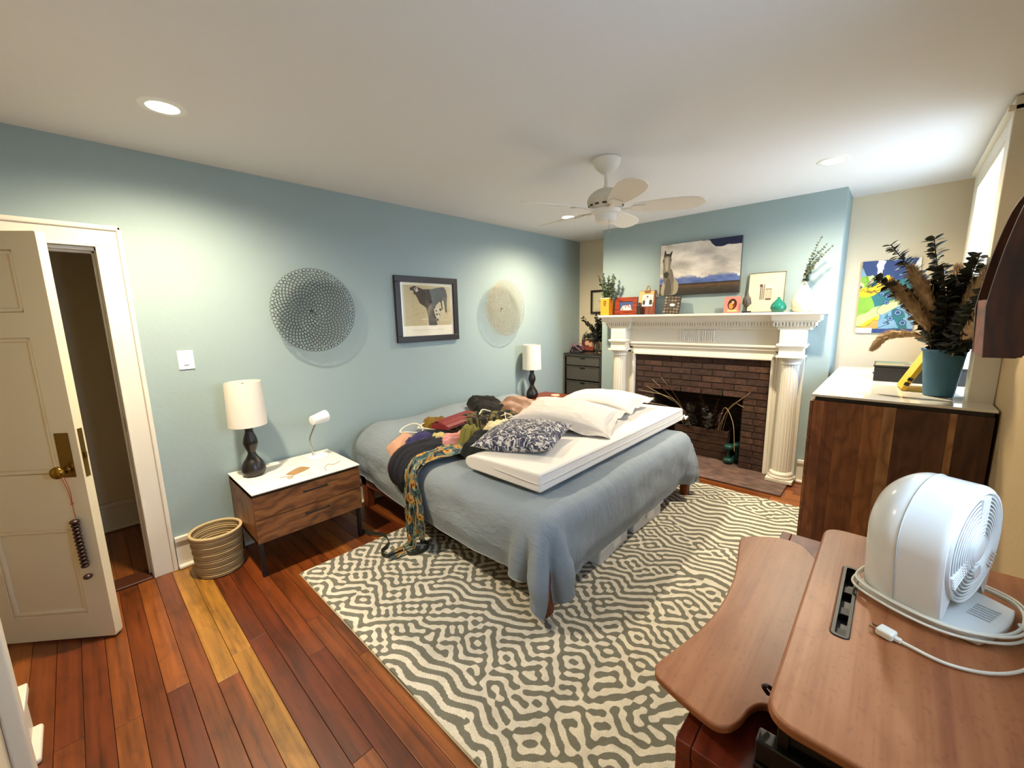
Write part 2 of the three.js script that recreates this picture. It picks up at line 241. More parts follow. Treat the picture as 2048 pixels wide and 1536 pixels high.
// ---------------------------------------------------------------- fireplace
{
  const cx = 1.803, mir = (x) => 2 * cx - x;
  // hearth slab
  const slate = tex(512, 512, (u, v) => { const n = fbm(u * 14, v * 30, 41, 5, 14, 30), m = fbm(u * 5, v * 5, 44, 3, 5, 5); const k = 0.6 + 0.7 * n; return [112 * k + 26 * m, 92 * k + 18 * m, 84 * k + 16 * m]; });
  struct('hearth', muv(rbox(0.88, 2.725, 0.0, 0.02, -0.44, 0.496, 0.004), 'x'), std('#d8d0cc', 0.7, { map: slate, bumpMap: slate, bumpScale: 0.003 }), 'mottled brown slate hearth slab');
  // brick surround and firebox: every brick a part
  const bt = tex(256, 256, (u, v) => { const n = fbm(u * 12, v * 12, 51, 4, 12, 12); const k = 0.65 + 0.7 * n; return [200 * k, 188 * k, 180 * k]; });
  const bm = ['#553a2c', '#5c3f30', '#4c3427', '#634736', '#523930'].map((c) => std(c, 0.85, { map: bt, bumpMap: bt, bumpScale: 0.004 })), sm = ['#3a2a22', '#2d211b', '#33261f'].map((c) => std(c, 0.95, { map: bt, bumpMap: bt, bumpScale: 0.004 }));
  const mortar = std('#403228', 0.95), br = struct('wall_brick_surround', [box(1.116, 1.33, 0.02, 1.135, 0.0005, 0.012), box(2.27, 2.49, 0.02, 1.135, 0.0005, 0.012), box(1.33, 2.27, 0.79, 1.135, 0.0005, 0.012), box(1.335, 2.265, 0.0205, 0.788, -0.4595, -0.449), box(1.3305, 1.338, 0.0205, 0.788, -0.449, -0.002), box(2.262, 2.2695, 0.0205, 0.788, -0.449, -0.002)], mortar, 'brown brick fireplace surround');
  const r = rng(8), bh = 0.0575, bl = 0.205, row0 = 0.0205; let row = 0;
  const one = (x0, x1, y0, y1, z0, z1, mats) => obj('brick', muv(rbox(x0, x1, y0, y1, z0, z1 + (r() - 0.5) * 0.004, 0.004, 1), 'x', 0.25, [r(), r()]), mats[Math.floor(r() * mats.length)], br);
  for (let y = row0; y + bh < 1.137; y += bh + 0.0085, row++) {
    const spans = y + bh < 0.795 ? [[1.116, 1.33], [2.27, 2.49]] : [[1.116, 2.49]];
    for (const [a, b] of spans) { let x = a - (row % 2) * bl / 2; if (b - a < 0.3) { const s = row % 2 ? a + 0.1 : b - 0.1; one(a + 0.002, s - 0.004, y, y + bh, 0.0, 0.02, bm); one(s + 0.004, b - 0.002, y, y + bh, 0.0, 0.02, bm); } else for (; x < b; x += bl + 0.009) one(Math.max(x, a + 0.002), Math.min(x + bl, b - 0.002), y, y + bh, 0.0, 0.02, bm); }
    if (y + bh < 0.79) {
      for (let x = 1.34 - (row % 2) * bl / 2; x < 2.26; x += bl + 0.009) if (Math.min(x + bl, 2.26) - Math.max(x, 1.34) > 0.03) one(Math.max(x, 1.34), Math.min(x + bl, 2.26), y, y + bh, -0.45, -0.442, sm);
      for (const sx of [1.338, 2.255]) for (let z = -0.445; z < -0.02; z += bl + 0.009) { const e = Math.min(z + bl, -0.004); obj('brick', muv(rbox(sx, sx + 0.007, y, y + bh, z, e, 0.003, 1), 'z', 0.25, [r(), r()]), sm[Math.floor(r() * 3)], br); }
    }
  }
  // mantel
  const t = thing('fireplace_mantel', 'cream painted fireplace mantel with fluted columns and dentil cornice', 'mantel');
  const W = M.white, both = (fn) => [fn(false), fn(true)], mb = (m, x0, x1, y0, y1, z0, z1, rr = 0.004) => m ? rbox(mir(x1), mir(x0), y0, y1, z0, z1, rr) : rbox(x0, x1, y0, y1, z0, z1, rr);
  obj('shelf', [rbox(0.73, mir(0.73), 1.562, 1.585, 0.001, 0.235, 0.006)], W, t);
  // cornice under the shelf, breaking forward over the columns
  const cove = (x0, x1, d) => { const s = [[0, 0], [0.012, 0], [0.02, 0.012], [0.034, 0.03], [0.05, 0.046], [0.05, 0.052], [0, 0.052]].map(([a, b]) => [a + d, b]); s[0][0] = 0; s[s.length - 1][0] = 0; return extrude(s, x1 - x0).rotateY(-Math.PI / 2).translate(x1, 1.51, 0.001); };
  obj('cornice', [cove(0.80, mir(0.80), 0.11), cove(0.76, 1.12, 0.165), cove(mir(1.12), mir(0.76), 0.165)], W, t);
  const dent = []; for (let x = 0.80; x < mir(0.80) - 0.01; x += 0.0258) { const f = x < 1.09 || x > mir(1.11); dent.push(box(x, x + 0.0145, 1.462, 1.494, 0.001, f ? 0.166 : 0.112)); }
  for (let z = 0.02; z < 0.15; z += 0.0258) for (const sx of [0.792, mir(0.80)]) dent.push(box(sx, sx + 0.008, 1.462, 1.494, z, z + 0.0145));
  obj('dentil_band', [box(0.80, mir(0.80), 1.495, 1.51, 0.001, 0.11), box(0.78, 1.10, 1.495, 1.51, 0.001, 0.165), box(mir(1.10), mir(0.78), 1.495, 1.51, 0.001, 0.165), box(0.80, mir(0.80), 1.452, 1.496, 0.001, 0.098), box(0.80, 1.085, 1.452, 1.496, 0.001, 0.152), box(mir(1.085), mir(0.80), 1.452, 1.496, 0.001, 0.152), ...dent], W, t);
  obj('bed_moulding', [rbox(0.83, mir(0.83), 1.428, 1.453, 0.001, 0.08, 0.006), ...both((m) => mb(m, 0.825, 1.075, 1.428, 1.453, 0.001, 0.14, 0.006))], W, t);
  obj('frieze', [box(0.86, mir(0.86), 1.28, 1.43, 0.001, 0.045)], W, t);
  const fl = []; for (let i = 0; i < 17; i++) fl.push(rod([cx - 0.165 + i * 0.0206, 1.298, 0.05], [cx - 0.165 + i * 0.0206, 1.412, 0.05], 0.0085, 8));
  obj('fluted_panel', [box(cx - 0.18, cx + 0.18, 1.288, 1.422, 0.04, 0.05), ...fl], W, t);
  obj('architrave', [rbox(0.88, mir(0.88), 1.135, 1.28, 0.001, 0.04, 0.002), rbox(1.03, mir(1.03), 1.255, 1.28, 0.001, 0.075, 0.008), rbox(1.06, mir(1.06), 1.225, 1.256, 0.001, 0.06, 0.008), rbox(1.085, mir(1.085), 1.135, 1.17, 0.001, 0.062, 0.01), rbox(1.07, mir(1.07), 1.17, 1.182, 0.001, 0.05, 0.004)], W, t);
  for (const m of [false, true]) {
    const c = m ? mir(0.955) : 0.955;
    obj('side_panel', [mb(m, 0.862, 1.085, 0.02, 1.28, 0.001, 0.04, 0.002), mb(m, 1.085, 1.117, 0.02, 1.17, 0.001, 0.062, 0.01), mb(m, 1.068, 1.086, 0.02, 1.18, 0.001, 0.05, 0.005)], W, t);
    obj('column_block', [mb(m, 0.862, 1.048, 1.2, 1.43, 0.001, 0.16, 0.003), mb(m, 0.842, 1.068, 1.28, 1.305, 0.001, 0.185, 0.008), mb(m, 0.852, 1.058, 1.265, 1.281, 0.001, 0.172, 0.005), mb(m, 0.885, 1.025, 1.325, 1.41, 0.155, 0.163, 0.003)], W, t);
    const col = obj('column', surf((u, v) => { const a = u * Math.PI * 2, rr = lerp(0.078, 0.069, smoothstep(v, 0.15, 1)) * (1 - 0.075 * Math.pow(Math.abs(Math.sin(a * 10)), 0.7)); return [c + Math.cos(-a) * rr, lerp(0.1, 1.135, v), 0.098 + Math.sin(-a) * rr]; }, 160, 8, true), W, t);
    obj('capital', [lathe([[0.07, 1.118], [0.078, 1.122], [0.078, 1.13], [0.07, 1.134], [0.07, 1.15], [0.082, 1.155], [0.095, 1.172], [0.095, 1.18], [0, 1.18]], 40).translate(c, 0, 0.098), rbox(c - 0.104, c + 0.104, 1.18, 1.2, 0.001, 0.202, 0.004)], W, col);
    obj('column_base', [lathe([[0, 0.112], [0.08, 0.112], [0.083, 0.104], [0.09, 0.1], [0.096, 0.088], [0.09, 0.078], [0.098, 0.072], [0.107, 0.06], [0.1, 0.048], [0, 0.048]], 40).translate(c, 0, 0.098), rbox(c - 0.107, c + 0.107, 0.0205, 0.05, 0.001, 0.206, 0.003)], W, col);
  }
}

// ---------------------------------------------------------------- bed
const linen = tex(512, 512, (u, v, x, y) => 255 * (0.5 + 0.16 * (noise(u * 200, v * 24, 1, 200, 24) - 0.5) + 0.16 * (noise(u * 24, v * 200, 2, 24, 200) - 0.5) + 0.5 * (Math.pow(1 - Math.abs(2 * fbm(u * 5, v * 9, 61, 4, 5, 9) - 1), 3) - 0.4)), { srgb: false });
const fabric = (color, rough = 0.9, bump = 0.004, extra = {}) => phys(color, rough, { bumpMap: linen, bumpScale: bump, sheen: 0.12, sheenRoughness: 0.5, sheenColor: new THREE.Color(color), ...extra });
const BED = { x0: 0.03, x1: 2.12, z0: 0.95, z1: 3.0, top: 0.565 };
const headBump = (x, z) => 0.17 * smoothstep(0.85 - x, 0, 0.6) * (0.9 + 0.1 * Math.cos((z - 1.975) * Math.PI * 2 / 1.02)) * smoothstep(z, 0.85, 1.25) * smoothstep(3.16 - z, 0.03, 0.4);
const bedTop = (x, z) => BED.top + 0.03 + headBump(x, z);      // height of the duvet's upper side
const walnutTex = woodTex(31, '#553520', '#855a38', '#ab7d50', 6, 80), oakTex = woodTex(37, '#5a3018', '#8a4f2a', '#a8693a', 6, 80);
{
  const t = thing('bed', 'king size wooden platform bed frame under the grey blue duvet', 'bed'), wood = std('#d9b48c', 0.5, { map: oakTex });
  for (const [x, z] of [[2.085, 2.955], [2.085, 0.975], [0.12, 2.93], [0.12, 1.0]]) obj('leg', muv(extrude([[-0.032, 0], [0.028, 0], [0.045, 0.3], [-0.045, 0.3]], 0.07, 0.006).translate(x, x > 1 ? 0.0142 : 0.001, z - 0.035), 'y'), wood, t);
  obj('side_rail', muv(rbox(0.06, 2.12, 0.2, 0.305, 2.94, 2.965), 'x'), wood, t); obj('side_rail', muv(rbox(0.06, 2.12, 0.2, 0.305, 0.985, 1.01), 'x'), wood, t);
  obj('foot_rail', muv(rbox(2.09, 2.115, 0.2, 0.305, 1.0, 2.95), 'z'), wood, t);
  for (let k = 0; k < 12; k++) obj('slat', muv(rbox(0.1 + k * 0.165, 0.19 + k * 0.165, 0.28, 0.298, 1.01, 2.94), 'z'), wood, t);
  const mt = thing('mattress', 'thick white mattress beneath the duvet', 'mattress', [0, 0, 0]);
  obj('mattress_body', rbox(BED.x0 + 0.02, BED.x1 - 0.035, 0.3065, BED.top - 0.02, BED.z0 + 0.035, BED.z1 - 0.035, 0.07, 5), fabric('#d8d4cb'), mt);
}
function clothSim(nx, ny, pos, rest, { steps = 160, iters = 8, collide, gravity = 0.0009, damp = 0.96, seed = 1, bend = 0.25 }) {
  const n = nx * ny, p = new Float64Array(n * 3), o = new Float64Array(n * 3), r = rng(seed);
  pos.forEach((q, i) => { p[i * 3] = o[i * 3] = q[0]; p[i * 3 + 1] = o[i * 3 + 1] = q[1]; p[i * 3 + 2] = o[i * 3 + 2] = q[2]; });
  const L0 = (a, b) => Math.hypot(pos[a][0] - pos[b][0], (pos[a][3] ?? 0) - (pos[b][3] ?? 0), pos[a][2] - pos[b][2]) * rest;
  const ca = [], cb = [], cl = [], cw = [], add = (a, b, w) => { ca.push(a); cb.push(b); cl.push(L0(a, b)); cw.push(w * 0.5); };
  for (let j = 0; j < ny; j++) for (let i = 0; i < nx; i++) {
    const a = j * nx + i;
    if (i + 1 < nx) add(a, a + 1, 1); if (j + 1 < ny) add(a, a + nx, 1);
    if (i + 1 < nx && j + 1 < ny) { add(a, a + nx + 1, 0.6); add(a + 1, a + nx, 0.6); }
    if (i + 2 < nx) add(a, a + 2, bend); if (j + 2 < ny) add(a, a + 2 * nx, bend);
  }
  const A = Int32Array.from(ca), B = Int32Array.from(cb), L = Float64Array.from(cl), W = Float64Array.from(cw);
  const q = [0, 0, 0];
  for (let s = 0; s < steps; s++) {
    for (let i = 0; i < n * 3; i++) { const v = (p[i] - o[i]) * damp; o[i] = p[i]; p[i] += v; if (i % 3 === 1) p[i] -= gravity; }
    for (let k = 0; k < iters; k++) {
      for (let c = 0; c < A.length; c++) {
        const ax = A[c] * 3, bx = B[c] * 3, dx = p[bx] - p[ax], dy = p[bx + 1] - p[ax + 1], dz = p[bx + 2] - p[ax + 2], d = Math.sqrt(dx * dx + dy * dy + dz * dz) || 1e-9, f = (d - L[c]) / d * W[c];
        p[ax] += dx * f; p[ax + 1] += dy * f; p[ax + 2] += dz * f; p[bx] -= dx * f; p[bx + 1] -= dy * f; p[bx + 2] -= dz * f;
      }
      if (k % 2 === 1) for (let i = 0; i < n; i++) { q[0] = p[i * 3]; q[1] = p[i * 3 + 1]; q[2] = p[i * 3 + 2]; if (collide(q)) { for (let m = 0; m < 3; m++) { p[i * 3 + m] = q[m]; o[i * 3 + m] = lerp(o[i * 3 + m], q[m], 0.45); } } }
    }
  }
  return Array.from({ length: n }, (_, i) => V(p[i * 3], p[i * 3 + 1], p[i * 3 + 2]));
}
function bedCollide(q, skin = 0.0) {                          // rounded block with the pillows' swell at the head; the floor
  let hit = false; const rr = 0.085, hb = headBump(q[0], q[2]);
  const cx = (BED.x0 - 0.5 + BED.x1) / 2, hx = (BED.x1 - BED.x0 + 0.5) / 2 + skin, cy = 0.39, hy = BED.top - cy + skin, cz = (BED.z0 + BED.z1) / 2, hz = (BED.z1 - BED.z0) / 2 + skin;
  const lx = q[0] - cx, ly = q[1] - hb - cy, lz = q[2] - cz, ax = Math.abs(lx) - hx + rr, ay = Math.abs(ly) - hy + rr, az = Math.abs(lz) - hz + rr, mx = Math.max(ax, 0), my = Math.max(ay, 0), mz = Math.max(az, 0), L = Math.hypot(mx, my, mz);
  const d = L + Math.min(Math.max(ax, ay, az), 0) - rr;
  if (d < 0 && ly > -hy) {
    if (L > 1e-6) { q[0] -= d * mx / L * Math.sign(lx); q[1] -= d * my / L * Math.sign(ly || 1); q[2] -= d * mz / L * Math.sign(lz); } else if (ay >= ax && ay >= az) q[1] -= d; else if (az >= ax) q[2] -= d * Math.sign(lz); else q[0] -= d * Math.sign(lx);
    hit = true;
  }
  if (q[0] < 0.012) { q[0] = 0.012; hit = true; }
  if (q[1] < 0.03) { q[1] = 0.03; hit = true; }
  return hit;
}
{
  const nx = 96, ny = 110, X0 = 0.06, X1 = 2.41, Z0 = 0.95 - 0.29, Z1 = 3.0 + 0.27, pos = [];
  for (let j = 0; j < ny; j++) for (let i = 0; i < nx; i++) {
    let u = i / (nx - 1), v = j / (ny - 1), c = Math.pow(u, 8) * (Math.pow(v, 9) * 0.2 + Math.pow(1 - v, 9) * 1.1);   // rounded foot corners
    const x = lerp(X0, X1, u) - 0.12 * c, z = lerp(Z0, Z1, v) - 0.12 * c * Math.sign(v - 0.5); pos.push([x, 0.6 + headBump(x, z) + 0.02 * fbm(x * 5, z * 5, 9, 2), z]);
  }
  const P = clothSim(nx, ny, pos, 1.012, { steps: 190, iters: 10, collide: bedCollide, seed: 2, bend: 0.3 });
  for (let pass = 0; pass < 1; pass++) { const Q = P.map((q) => q.clone()); for (let j = 1; j < ny - 1; j++) for (let i = 1; i < nx - 1; i++) { const k = j * nx + i; P[k].lerp(V(0, 0, 0).add(Q[k - 1]).add(Q[k + 1]).add(Q[k - nx]).add(Q[k + nx]).multiplyScalar(0.25), 0.4); } }
  // loft of the filling
  const tmp = new THREE.BufferGeometry(); { const idx = []; for (let j = 0; j < ny - 1; j++) for (let i = 0; i < nx - 1; i++) { const a = j * nx + i; idx.push(a, a + nx + 1, a + 1, a, a + nx, a + nx + 1); } tmp.setAttribute('position', new THREE.Float32BufferAttribute(P.flatMap((q) => [q.x, q.y, q.z]), 3)); tmp.setIndex(idx); tmp.computeVertexNormals(); }
  const N = tmp.attributes.normal;
  P.forEach((q, k) => { const i = k % nx, j = Math.floor(k / nx), e = Math.min(i, nx - 1 - i, j, ny - 1 - j), edge = smoothstep(e, 0, 5), loft = 0.024 * edge + 0.03 * (fbm(i * 0.1, j * 0.1, 13, 3) - 0.5) * edge + 0.014 * (fbm(i * 0.3, j * 0.22, 14, 2) - 0.5) * edge; q.x += N.getX(k) * loft; q.y += N.getY(k) * loft; q.z += N.getZ(k) * loft; const drop = smoothstep(0.54 - q.y, 0, 0.22); if (drop > 0) { const al = Math.abs(N.getX(k)) > Math.abs(N.getZ(k)) ? j : i + 40, w = 0.03 * drop * (1 - smoothstep(q.x, 1.95, 2.1) * smoothstep(q.z, 2.75, 2.95)) * (Math.pow(noise(al * 0.16 + 2 * drop, 3.7 + drop * 0.6, 33), 1.5) - 0.3); q.x += N.getX(k) * w; q.z += N.getZ(k) * w; } q.x = Math.max(q.x, 0.006); });
  const t = thing('duvet', 'crumpled grey blue linen duvet draped over the bed', 'duvet');
  obj('duvet_cover', shell(P, nx, ny, 0.012, [4, 4.6]), fabric('#858f96', 0.92, 0.0045), t);
  const E = [[], []]; for (let i = 0; i < nx; i++) { const q = P[(ny - 1) * nx + i]; E[0].push([q.x, Math.max(q.y - 0.004, 0.02), q.z - 0.004]); }
  obj('hem', tube(E[0].filter((_, i) => i % 2 === 0), 0.005, 180, 6), fabric('#b9bdbb'), t);
}
// ---------------------------------------------------------------- foam topper and pillows
{
  const t = thing('foam_topper', 'white zipped foam mattress topper laid across the foot of the bed', 'topper', [0, 0, 0]);
  const wt = fabric('#dbd7d0', 0.85, 0.0015), y = bedTop(1.7, 2) + 0.026, s = new THREE.Shape();
  s.moveTo(1.45, 0); s.lineTo(1.985, 0); s.quadraticCurveTo(2.0, 0.0, 2.0, 0.015); s.lineTo(1.995, 0.09); s.quadraticCurveTo(1.993, 0.108, 1.975, 0.11); s.lineTo(1.47, 0.098); s.quadraticCurveTo(1.36, 0.09, 1.36, 0.045); s.quadraticCurveTo(1.36, 0.0, 1.45, 0);
  obj('foam_core', extrude(s, 2.09, 0.012, 14).translate(-0.04, y, 0.75), wt, t);
  const zip = [[1.95, 0.05, 2.842], [1.955, 0.05, 2.835], [1.958, 0.05, 2.8], [1.958, 0.05, 1.8], [1.958, 0.05, 0.78]].map(([a, b, c]) => [a, b + y, c]);
  obj('piping', [tube(zip, 0.0035, 60, 6), tube([[1.6, y + 0.06, 2.842], [1.75, y + 0.055, 2.843], [1.9, y + 0.05, 2.843], [1.955, y + 0.05, 2.838]], 0.0035, 30, 6), tube([[1.955, y + 0.098, 2.82], [1.956, y + 0.096, 1.8], [1.956, y + 0.098, 0.78]], 0.003, 40, 6)], wt, t);
  obj('care_label', surf((u, v) => [1.955 + u * 0.05, y + 0.03 + 0.02 * Math.sin(u * 7 + v * 3), 0.74 + v * 0.07 + 0.012 * Math.sin(v * 8)], 8, 8), wt, t);
}
function pillowGeo(a, b, h, seed, flange = 0, n = 44, uvs = 1) {   // half sizes a, b, loft h; corners stay, sides draw in
  const side = (sg) => surf((u, v) => { const x = (u * 2 - 1) * sg, y = v * 2 - 1; const pinX = 1 - 0.09 * (1 - y * y) * Math.pow(Math.abs(x), 2), pinY = 1 - 0.09 * (1 - x * x) * Math.pow(Math.abs(y), 2); const e = Math.pow(Math.max(0, (1 - x * x) * (1 - y * y)), 0.42); const cr = 1 - 0.3 * x * x * y * y; const w = (fbm(x * 2.2 + 4, y * 2.2, seed, 3) - 0.5) * 0.28 * e + 0.1 * e * Math.pow(1 - Math.abs(2 * fbm(x * 3 + 9, y * 3, seed + 3, 2) - 1), 3); return [x * a * pinX, sg * h * (e * cr + w * 0.8), y * b * pinY]; }, n, n);
  const g = [side(1), side(-1)];
  if (flange) { const ring = []; for (let k = 0; k < 4; k++) ring.push(surf((u, v) => { const s = u * 2 - 1, o = 1 + v * flange, e = 1 - 0.09 * (1 - s * s), q = k < 2 ? [s * a * (1 + v * flange * 0.9), (k ? -1 : 1) * b * (e + v * flange * a / b)] : [(k === 2 ? 1 : -1) * a * (e + v * flange), s * b * (1 + v * flange * a / b * 0.9)]; return [q[0], 0.012 * Math.sin(s * 9 + k * 2) * v - 0.02 * v, q[1]]; }, 30, 3)); g.push(...ring); }
  return g;
}
const tilt = (g, pos, e) => { g.position.set(...pos); g.rotation.set(...e); return g; };
{
  const white = fabric('#cdc6be', 0.9, 0.003), yb = bedTop(1.5, 2) + 0.14;
  const print = tex(512, 512, (u, v) => { const x = u * 15, y = v * 15, wx = x + 1.6 * fbm(x * 0.8, y * 0.8, 71, 3), wy = y + 1.6 * fbm(x * 0.8 + 9, y * 0.8, 72, 3); const a = Math.abs(fbm(wx, wy, 73, 3) - 0.5), b = Math.abs(fbm(wx * 2.1, wy * 2.1, 79, 2) - 0.5); const line = a < 0.042 || b < 0.036; const navy = noise(wx * 3, wy * 3, 75) > 0.55; return line ? [196, 192, 186] : navy ? [34, 38, 60] : [66, 68, 88]; });
  const p1 = thing('cushion', 'square navy cushion printed with white vines, beside the clothes', 'cushion'); tilt(p1, [1.5, yb + 0.05, 2.45], [0.04, 0.36, 0.06]);
  obj('cushion_cover', pillowGeo(0.285, 0.265, 0.085, 5), phys('#ffffff', 0.85, { map: print, bumpMap: linen, bumpScale: 0.002 }), p1);
  obj('piping', tube(Array.from({ length: 40 }, (_, i) => { const s = i / 10, k = Math.floor(s), f = (s - k) * 2 - 1, e = 1 - 0.09 * (1 - f * f); return [[f * 0.25, 0, -0.25 * e], [0.25 * e, 0, f * 0.25], [-f * 0.25, 0, 0.25 * e], [-0.25 * e, 0, -f * 0.25]][k]; }), 0.004, 160, 6, true), std('#1e2438', 0.8), p1);
  const p2 = thing('pillow', 'large white pillow with a wide flange overlapping the navy cushion', 'pillow', undefined, 0, 'white bed pillows'); tilt(p2, [1.46, yb + 0.085, 1.86], [0.1, 0.3, -0.12]);
  obj('pillow_case', pillowGeo(0.36, 0.27, 0.085, 15, 0.12), white, p2);
  const p3 = thing('pillow', 'white pillow lying behind the flanged pillow at the hearth side', 'pillow', undefined, 0, 'white bed pillows'); tilt(p3, [1.36, yb + 0.07, 1.2], [0.04, 0.1, 0.02]);
  obj('pillow_case', pillowGeo(0.37, 0.27, 0.085, 25, 0.09), white, p3);
}
// ---------------------------------------------------------------- storage lids and gear under the bed
{
  const lid = phys('#dfe6ea', 0.3, { transmission: 0.15 });
  const bin = (name, label, x, z, w, d, turn) => { const t = thing(name, label, 'storage box', [x, 0.0142, z], turn, 'clear boxes under the bed'); obj('box_body', [rbox(-w / 2 + 0.015, w / 2 - 0.015, 0, 0.1, -d / 2 + 0.015, d / 2 - 0.015, 0.012)], lid, t); obj('lid', [rbox(-w / 2, w / 2, 0.1, 0.115, -d / 2, d / 2, 0.006), rbox(-w / 2 + 0.03, w / 2 - 0.03, 0.115, 0.12, -d / 2 + 0.03, d / 2 - 0.03, 0.003)], M.whitePlastic, t); for (const s of [-1, 1]) obj('latch', rbox(s * w / 2 - 0.008, s * w / 2 + 0.008, 0.06, 0.118, -0.05, 0.05, 0.004), M.whitePlastic, t); };
  bin('storage_box', 'flat white plastic storage box sticking out at the bed foot', 1.86, 2.21, 0.46, 0.44, 0.05);
  bin('storage_box', 'flat white plastic storage box mostly hidden under the bed', 1.86, 1.68, 0.46, 0.46, -0.03);
  const v = thing('roller', 'black roller with a metal hub under the side of the bed', 'roller', [1.0, 0.105, 2.78]);
  obj('roller_body', new THREE.CylinderGeometry(0.09, 0.09, 0.3, 28).rotateZ(Math.PI / 2), std('#151617', 0.5), v);
  obj('hub', new THREE.CylinderGeometry(0.022, 0.022, 0.34, 16).rotateZ(Math.PI / 2), M.chrome, v);
}

// ---------------------------------------------------------------- door leaf, knob, beads
{
  const th = Math.atan2(-(4.50 - 5.10), 0.56 - 0.03), t = thing('panel_door', 'cream panelled door standing half open', 'door', [0.03, 0.012, 5.10], th), W = std('#d8cbaa', 0.4);
  t.userData.kind = 'structure'; t.name = 'door_1';
  const s0 = -0.07, s1 = 0.735, h = 2.0, d = 0.044, P = [[0.02, 0.2], [0.28, 0.625]], rows = [[0.14, 0.6], [0.885, 1.535], [1.65, 1.92]];
  const hole = new THREE.Shape([[s0, 0], [s1 - 0.004, 0], [s1, 0.012], [s1, h - 0.004], [s1 - 0.004, h], [s0, h]].map(([a, b]) => new THREE.Vector2(a, b)));
  for (const [a, b] of P) for (const [c, e] of rows) hole.holes.push(new THREE.Path([[a, c], [b, c], [b, e], [a, e]].map(([x, y]) => new THREE.Vector2(x, y))));
  obj('door_frame', extrude(hole, d, 0.0015, 4).translate(0, 0, -d), W, t);
  for (const [a, b] of P) for (const [c, e] of rows) {
    const p = obj('door_panel', [box(a - 0.003, b + 0.003, c - 0.003, e + 0.003, -d / 2 - 0.008, -d / 2 + 0.008)], W, t);
    for (const f of [1, -1]) { const zz = f > 0 ? -0.003 : -d + 0.003, q = f > 0 ? -0.022 : -d + 0.022; const lo = Math.min(zz, q), hi = Math.max(zz, q); obj('moulding', [rbox(a, b, c, c + 0.02, lo, hi, 0.007), rbox(a, b, e - 0.02, e, lo, hi, 0.007), rbox(a, a + 0.02, c, e, lo, hi, 0.007), rbox(b - 0.02, b, c, e, lo, hi, 0.007)], W, p); }
  }
  const lock = obj('lock_plate', [rbox(0.642, 0.702, 0.865, 1.085, 0, 0.004, 0.0015)], M.brass, t);
  obj('door_knob', lathe([[0, 0.066], [0.016, 0.064], [0.028, 0.054], [0.03, 0.044], [0.024, 0.034], [0.011, 0.027], [0.01, 0.006], [0.017, 0.003], [0.017, 0]], 28).rotateX(Math.PI / 2).translate(0.668, 0.905, 0.003), std('#8a6a2e', 0.28, { metalness: 1 }), lock);
  obj('edge_lock', [rbox(s1 - 0.001, s1 + 0.0015, 0.86, 1.1, -d + 0.01, -0.01, 0.0008), rbox(s1, s1 + 0.008, 0.95, 0.985, -d + 0.014, -0.018, 0.003)], M.brass, t);
  obj('latch_knob', lathe([[0, 0.05], [0.026, 0.04], [0.024, 0.03], [0.01, 0.024], [0.01, 0]], 24).rotateX(-Math.PI / 2).translate(0.668, 0.905, -d), M.brass, t);
  const bd = thing('bead_strand', 'dark brown prayer beads on a red cord hanging from the door knob', 'beads', [0.03, 0.012, 5.10], th), bead = std('#2c130e', 0.35);
  obj('cord', [tube([[0.662, 0.905, 0.038], [0.668, 0.935, 0.036], [0.676, 0.905, 0.038], [0.673, 0.8, 0.014], [0.67, 0.74, 0.012]], 0.0015, 40, 5), tube([[0.662, 0.905, 0.038], [0.665, 0.8, 0.014], [0.668, 0.74, 0.012], [0.67, 0.66, 0.01]], 0.0015, 30, 5), new THREE.SphereGeometry(0.006, 10, 8).translate(0.669, 0.735, 0.012)], std('#b04a32', 0.8), bd);
  for (let i = 0; i < 13; i++) obj('bead', new THREE.SphereGeometry(i === 0 ? 0.019 : 0.0165, 14, 10).scale(1, 0.62, 1).translate(0.67 + i * 0.0006, 0.645 - i * 0.0195, 0.0205), bead, bd);
  obj('bead', new THREE.SphereGeometry(0.018, 14, 10).scale(1, 0.75, 1).translate(0.679, 0.352, 0.0205), bead, bd);
}
